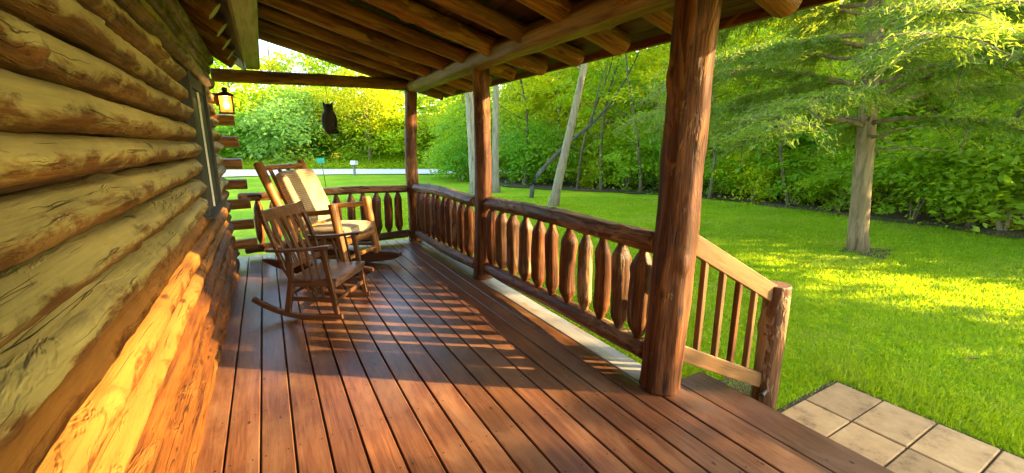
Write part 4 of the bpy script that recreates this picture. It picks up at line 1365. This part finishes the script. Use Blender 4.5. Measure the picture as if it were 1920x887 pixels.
# --- the big cedar
rg = np.random.default_rng(31)
ced = thing('cedar_tree', 'big cedar with a straight bare grey trunk and wide drooping feathery branches on the lawn', 'tree', (8.87, 3.28, G))
H = 10.5
pts = [(0.0, 0, -0.2)]
rad = [0.185]
for i in range(1, 27):
    t = i / 26
    pts.append((0.05 * math.sin(t * 6) - 1.05 * t, 0.04 * math.cos(t * 5) + 0.6 * t, H * t - 0.1))
    rad.append((0.128 * (1 - t) ** 0.8 + 0.02) * (1 + 0.22 * math.exp(-t * 40)))
tp = [tube_mesh(pts, rad, 26)]
SP, SD = [], []                                          # spray starts and directions
for k in range(84):
    z = 2.05 + (H - 2.6) * (k / 83) ** 1.15
    a = k * 2.399 + rg.uniform(-0.4, 0.4)
    L = (4.25 - 0.34 * z) * rg.uniform(0.75, 1.1)
    L = max(0.7, L)
    n = 12
    d = np.array([math.cos(a), math.sin(a)])
    bend = rg.uniform(-0.35, 0.35)
    q, r_ = [], []
    rise = rg.uniform(0.10, 0.42)
    droop = rg.uniform(0.12, 0.24)
    for i in range(n + 1):
        u = i / n * L
        dd = np.array([d[0] * math.cos(bend * i / n) - d[1] * math.sin(bend * i / n), d[0] * math.sin(bend * i / n) + d[1] * math.cos(bend * i / n)])
        zz = z + rise * u - droop * u * u * 0.55
        q.append((dd[0] * u - 1.05 * z / H, dd[1] * u + 0.6 * z / H, zz + rg.uniform(-0.02, 0.02)))
        r_.append(max(0.006, 0.050 * (1 - i / n) ** 1.1 * (L / 3.5)))
    tp.append(tube_mesh(q, r_, 6))
    for i in range(3, n + 1):
        c = np.array(q[i])
        for s in range(8):
            sa = math.atan2(q[i][1] - q[i - 1][1], q[i][0] - q[i - 1][0]) + rg.choice([-1, 1]) * rg.uniform(0.4, 1.3)
            sl_ = rg.uniform(0.4, 0.95) * (0.5 + 0.5 * i / n)
            dv = np.array([math.cos(sa), math.sin(sa), rg.uniform(-0.55, 0.12)])
            tw = [c, c + dv * sl_ * 0.5, c + dv * sl_ + np.array([0, 0, -0.16 * sl_])]
            if s < 4:
                tp.append(tube_mesh(tw, [0.011, 0.008, 0.003], 4))
            SP.append(tw)
# short dead snags on the bare lower trunk
for k in range(9):
    z = rg.uniform(1.6, 2.7)
    a = rg.uniform(0, 6.28)
    d = Vector((math.cos(a), math.sin(a), rg.uniform(-0.15, 0.3)))
    p = Vector((-1.05 * z / H, 0.6 * z / H, z))
    L = rg.uniform(0.4, 1.5)
    tp.append(tube_mesh([p, p + d * L * 0.5, p + d * L + Vector((0, 0, -0.1))], [0.022, 0.014, 0.004], 6))
v, f = join_vf(tp)
link('trunk', mesh_from('trunk', v, f, True), M['bark_cedar'], ced)
PP, AA = [], []
for tw in SP:
    n = int(rg.integers(50, 84))
    u = rg.uniform(0, 1, n)
    c = np.where(u[:, None] < 0.5, tw[0] + (tw[1] - tw[0]) * (u[:, None] * 2), tw[1] + (tw[2] - tw[1]) * (u[:, None] * 2 - 1))
    PP.append(c + rg.normal(size=(n, 3)) * np.array([0.05, 0.05, 0.03]))
    dv = tw[2] - tw[0]
    dv = dv / np.linalg.norm(dv)
    AA.append(dv + rg.normal(size=(n, 3)) * 0.55 + np.array([0, 0, -0.25]))
P = np.concatenate(PP)
A = np.concatenate(AA)
A /= np.linalg.norm(A, axis=1)[:, None]
n = len(P)
B = np.cross(A, rg.normal(size=(n, 3)))
B /= np.linalg.norm(B, axis=1)[:, None]
ln = rg.uniform(0.045, 0.11, n)[:, None]
V = np.empty((n, 3, 3))
V[:, 0] = P - A * ln * 0.5 + B * 0.0085
V[:, 1] = P - A * ln * 0.5 - B * 0.0085
V[:, 2] = P + A * ln * 0.5
def tri_mesh(V):
    n = len(V)
    me = bpy.data.meshes.new('tris')
    me.vertices.add(n * 3)
    me.vertices.foreach_set('co', np.ascontiguousarray(V).reshape(-1))
    me.loops.add(n * 3)
    me.loops.foreach_set('vertex_index', np.arange(n * 3, dtype=np.int32))
    me.polygons.add(n)
    me.polygons.foreach_set('loop_start', np.arange(0, n * 3, 3, dtype=np.int32))
    me.update(calc_edges=True)
    return me
link('crown', tri_mesh(V), M['needle'], ced)

# --- trees and shrubs south of the frame: they shade the lawn and dapple the porch
LBL_S = 'leafy shrub in the wood out of the picture to the right'
for i, (x, y) in enumerate(along([(13.4, -0.3), (13.6, -6), (13.8, -13)], 1.5)):
    plant('shrub', 1 + i % 4, x + rnd.uniform(-0.4, 0.4), y + rnd.uniform(-0.4, 0.4), rnd.uniform(0.7, 1.05), LBL_S, 'shrubs out of the picture', ['leaf_dark', 'leaf_mid'][i % 2])

LBL_W = 'slender tree standing in the wood out of the picture to the right'
for i, y in enumerate(np.arange(-14.5, 0.6, 1.75)):
    plant('shade', 1 + i % 3, 14.3 + rnd.uniform(-0.5, 0.5), y + rnd.uniform(-0.3, 0.3), 1.0, LBL_W, 'slender trees out of the picture', 'leaf_mid', sz=[0.98, 1.02, 1.0, 1.03, 0.93, 0.86, 0.93, 0.92, 0.95, 0.98][min(i, 9)])
plant('spire', 1, 15.73, -7.2, 1.0, 'added bare stemmed tree out of the picture whose small top crown shades the slim rocker', None, 'leaf_mid')
for i, (x, y) in enumerate([(30, -8), (33, -4), (36, 1), (20, -26), (16, -24)]):
    plant('far', 1 + i % 3, x, y, 1.0, 'tall tree standing far out of the picture to the right', 'tall trees out of the picture', 'leaf_mid')
# --- grass blades over the lawn
rg = np.random.default_rng(9)
n = 380000
ang_ = rg.uniform(R(2), R(104), n)
d = 2.6 * (15.0 / 2.6) ** rg.uniform(0, 1, n) ** 0.85
x = d * np.sin(ang_)
y = d * np.cos(ang_)
keep = ((x > 2.16) | (y > 6.8)) & ~((x > 2.1) & (x < 3.72) & (y < 1.38)) & (x > -1.5) & (x < 13.2) & ~((x > 2.1) & (x < 2.7) & (y < 1.85))
x, y, d = x[keep], y[keep], d[keep]
n = len(x)
h = rg.uniform(0.016, 0.036, n) * (1 + 0.06 * d)
near_edge = np.exp(-((x - 3.9) / 0.35) ** 2) * (y < 1.6) + np.exp(-((x - 2.35) / 0.3) ** 2) * (y > 1.9)
h *= 1 + 0.9 * np.clip(near_edge, 0, 1)
w = 0.003 * (0.6 + 0.34 * d)
a = rg.uniform(0, 6.28, n)
b = rg.uniform(0, 6.28, n)
lean = rg.uniform(0.1, 0.8, n) * h
B0 = np.stack([x, y, np.full(n, G - 0.003)], -1)
side = np.stack([np.cos(a), np.sin(a), np.zeros(n)], -1) * w[:, None]
tip = B0 + np.stack([np.cos(b) * lean, np.sin(b) * lean, h], -1)
V = np.stack([B0 - side, B0 + side, tip], 1)
tag(link('grass_blades', tri_mesh(V), M['blade']), kind='stuff')

# --- roadside weeds beyond the road
PW, NW = [], []
for (x0, y0), (x1, y1) in zip(far[1:-1], far[2:]):
    n = int(700 * math.hypot(x1 - x0, y1 - y0))
    t = rg.uniform(0, 1, n)
    o_ = rg.uniform(0.2, 4.0, n)
    PW.append(np.stack([x0 + (x1 - x0) * t + 0.35 * o_, y0 + (y1 - y0) * t + 0.95 * o_, G + rg.uniform(0.03, 1.0, n) * (0.25 + 0.22 * o_)], -1))
    NW.append(np.array([0, -0.3, 0.8]) + rg.normal(size=(n, 3)) * 0.5)
tag(link('roadside_weeds', leaves_mesh(np.concatenate(PW), np.concatenate(NW), 0.15, 4, 0.4), M['leaf_bright']), kind='stuff')

# --- a few fallen leaves on the lawn
for lab, x, y, s, rz in (('small curled brown leaf lying on the lawn nearest the slab path', 5.05, 0.95, 0.09, 0.4),
                         ('lone brown leaf on the lawn between the path and the frame edge', 6.6, 0.75, 0.10, 2.1),
                         ('brown leaf on the sunlit grass left of the cedar', 7.0, 3.6, 0.09, 1.2)):
    me = leaves_mesh(np.array([[0, 0, 0.0]]), np.array([[0.2, 0.1, 1.0]]), s, int(x * 10), 0.6, 0.15)
    o = link('fallen_leaf', me, M['deadleaf'], None, Matrix.Translation((x, y, G + 0.055)) @ Matrix.Rotation(rz, 4, 'Z'))
    tag(o, lab, 'leaf')

# --- a clump of yellow flowers beyond the road
rg = np.random.default_rng(12)
yf = thing('flower_clump', 'small clump of yellow flowers in the weeds beyond the road right of the teal plate', 'flowers', (4.6, 34.8, G))
v, f = join_vf([tube_mesh([(0.1 * k - 0.25, 0, -0.1), (0.12 * k - 0.3, 0, 0.9)], [0.02, 0.01], 5) for k in range(6)])
link('stems', mesh_from('stems', v, f, True), M['leaf_mid'], yf)
P = rg.normal(size=(60, 3)) * np.array([0.16, 0.12, 0.16]) + np.array([0, 0, 0.95])
link('blooms', leaves_mesh(P, np.array([0, -0.6, 0.7]) + rg.normal(size=(60, 3)) * 0.4, 0.11, 3, 0.8), M['yellow'], yf)
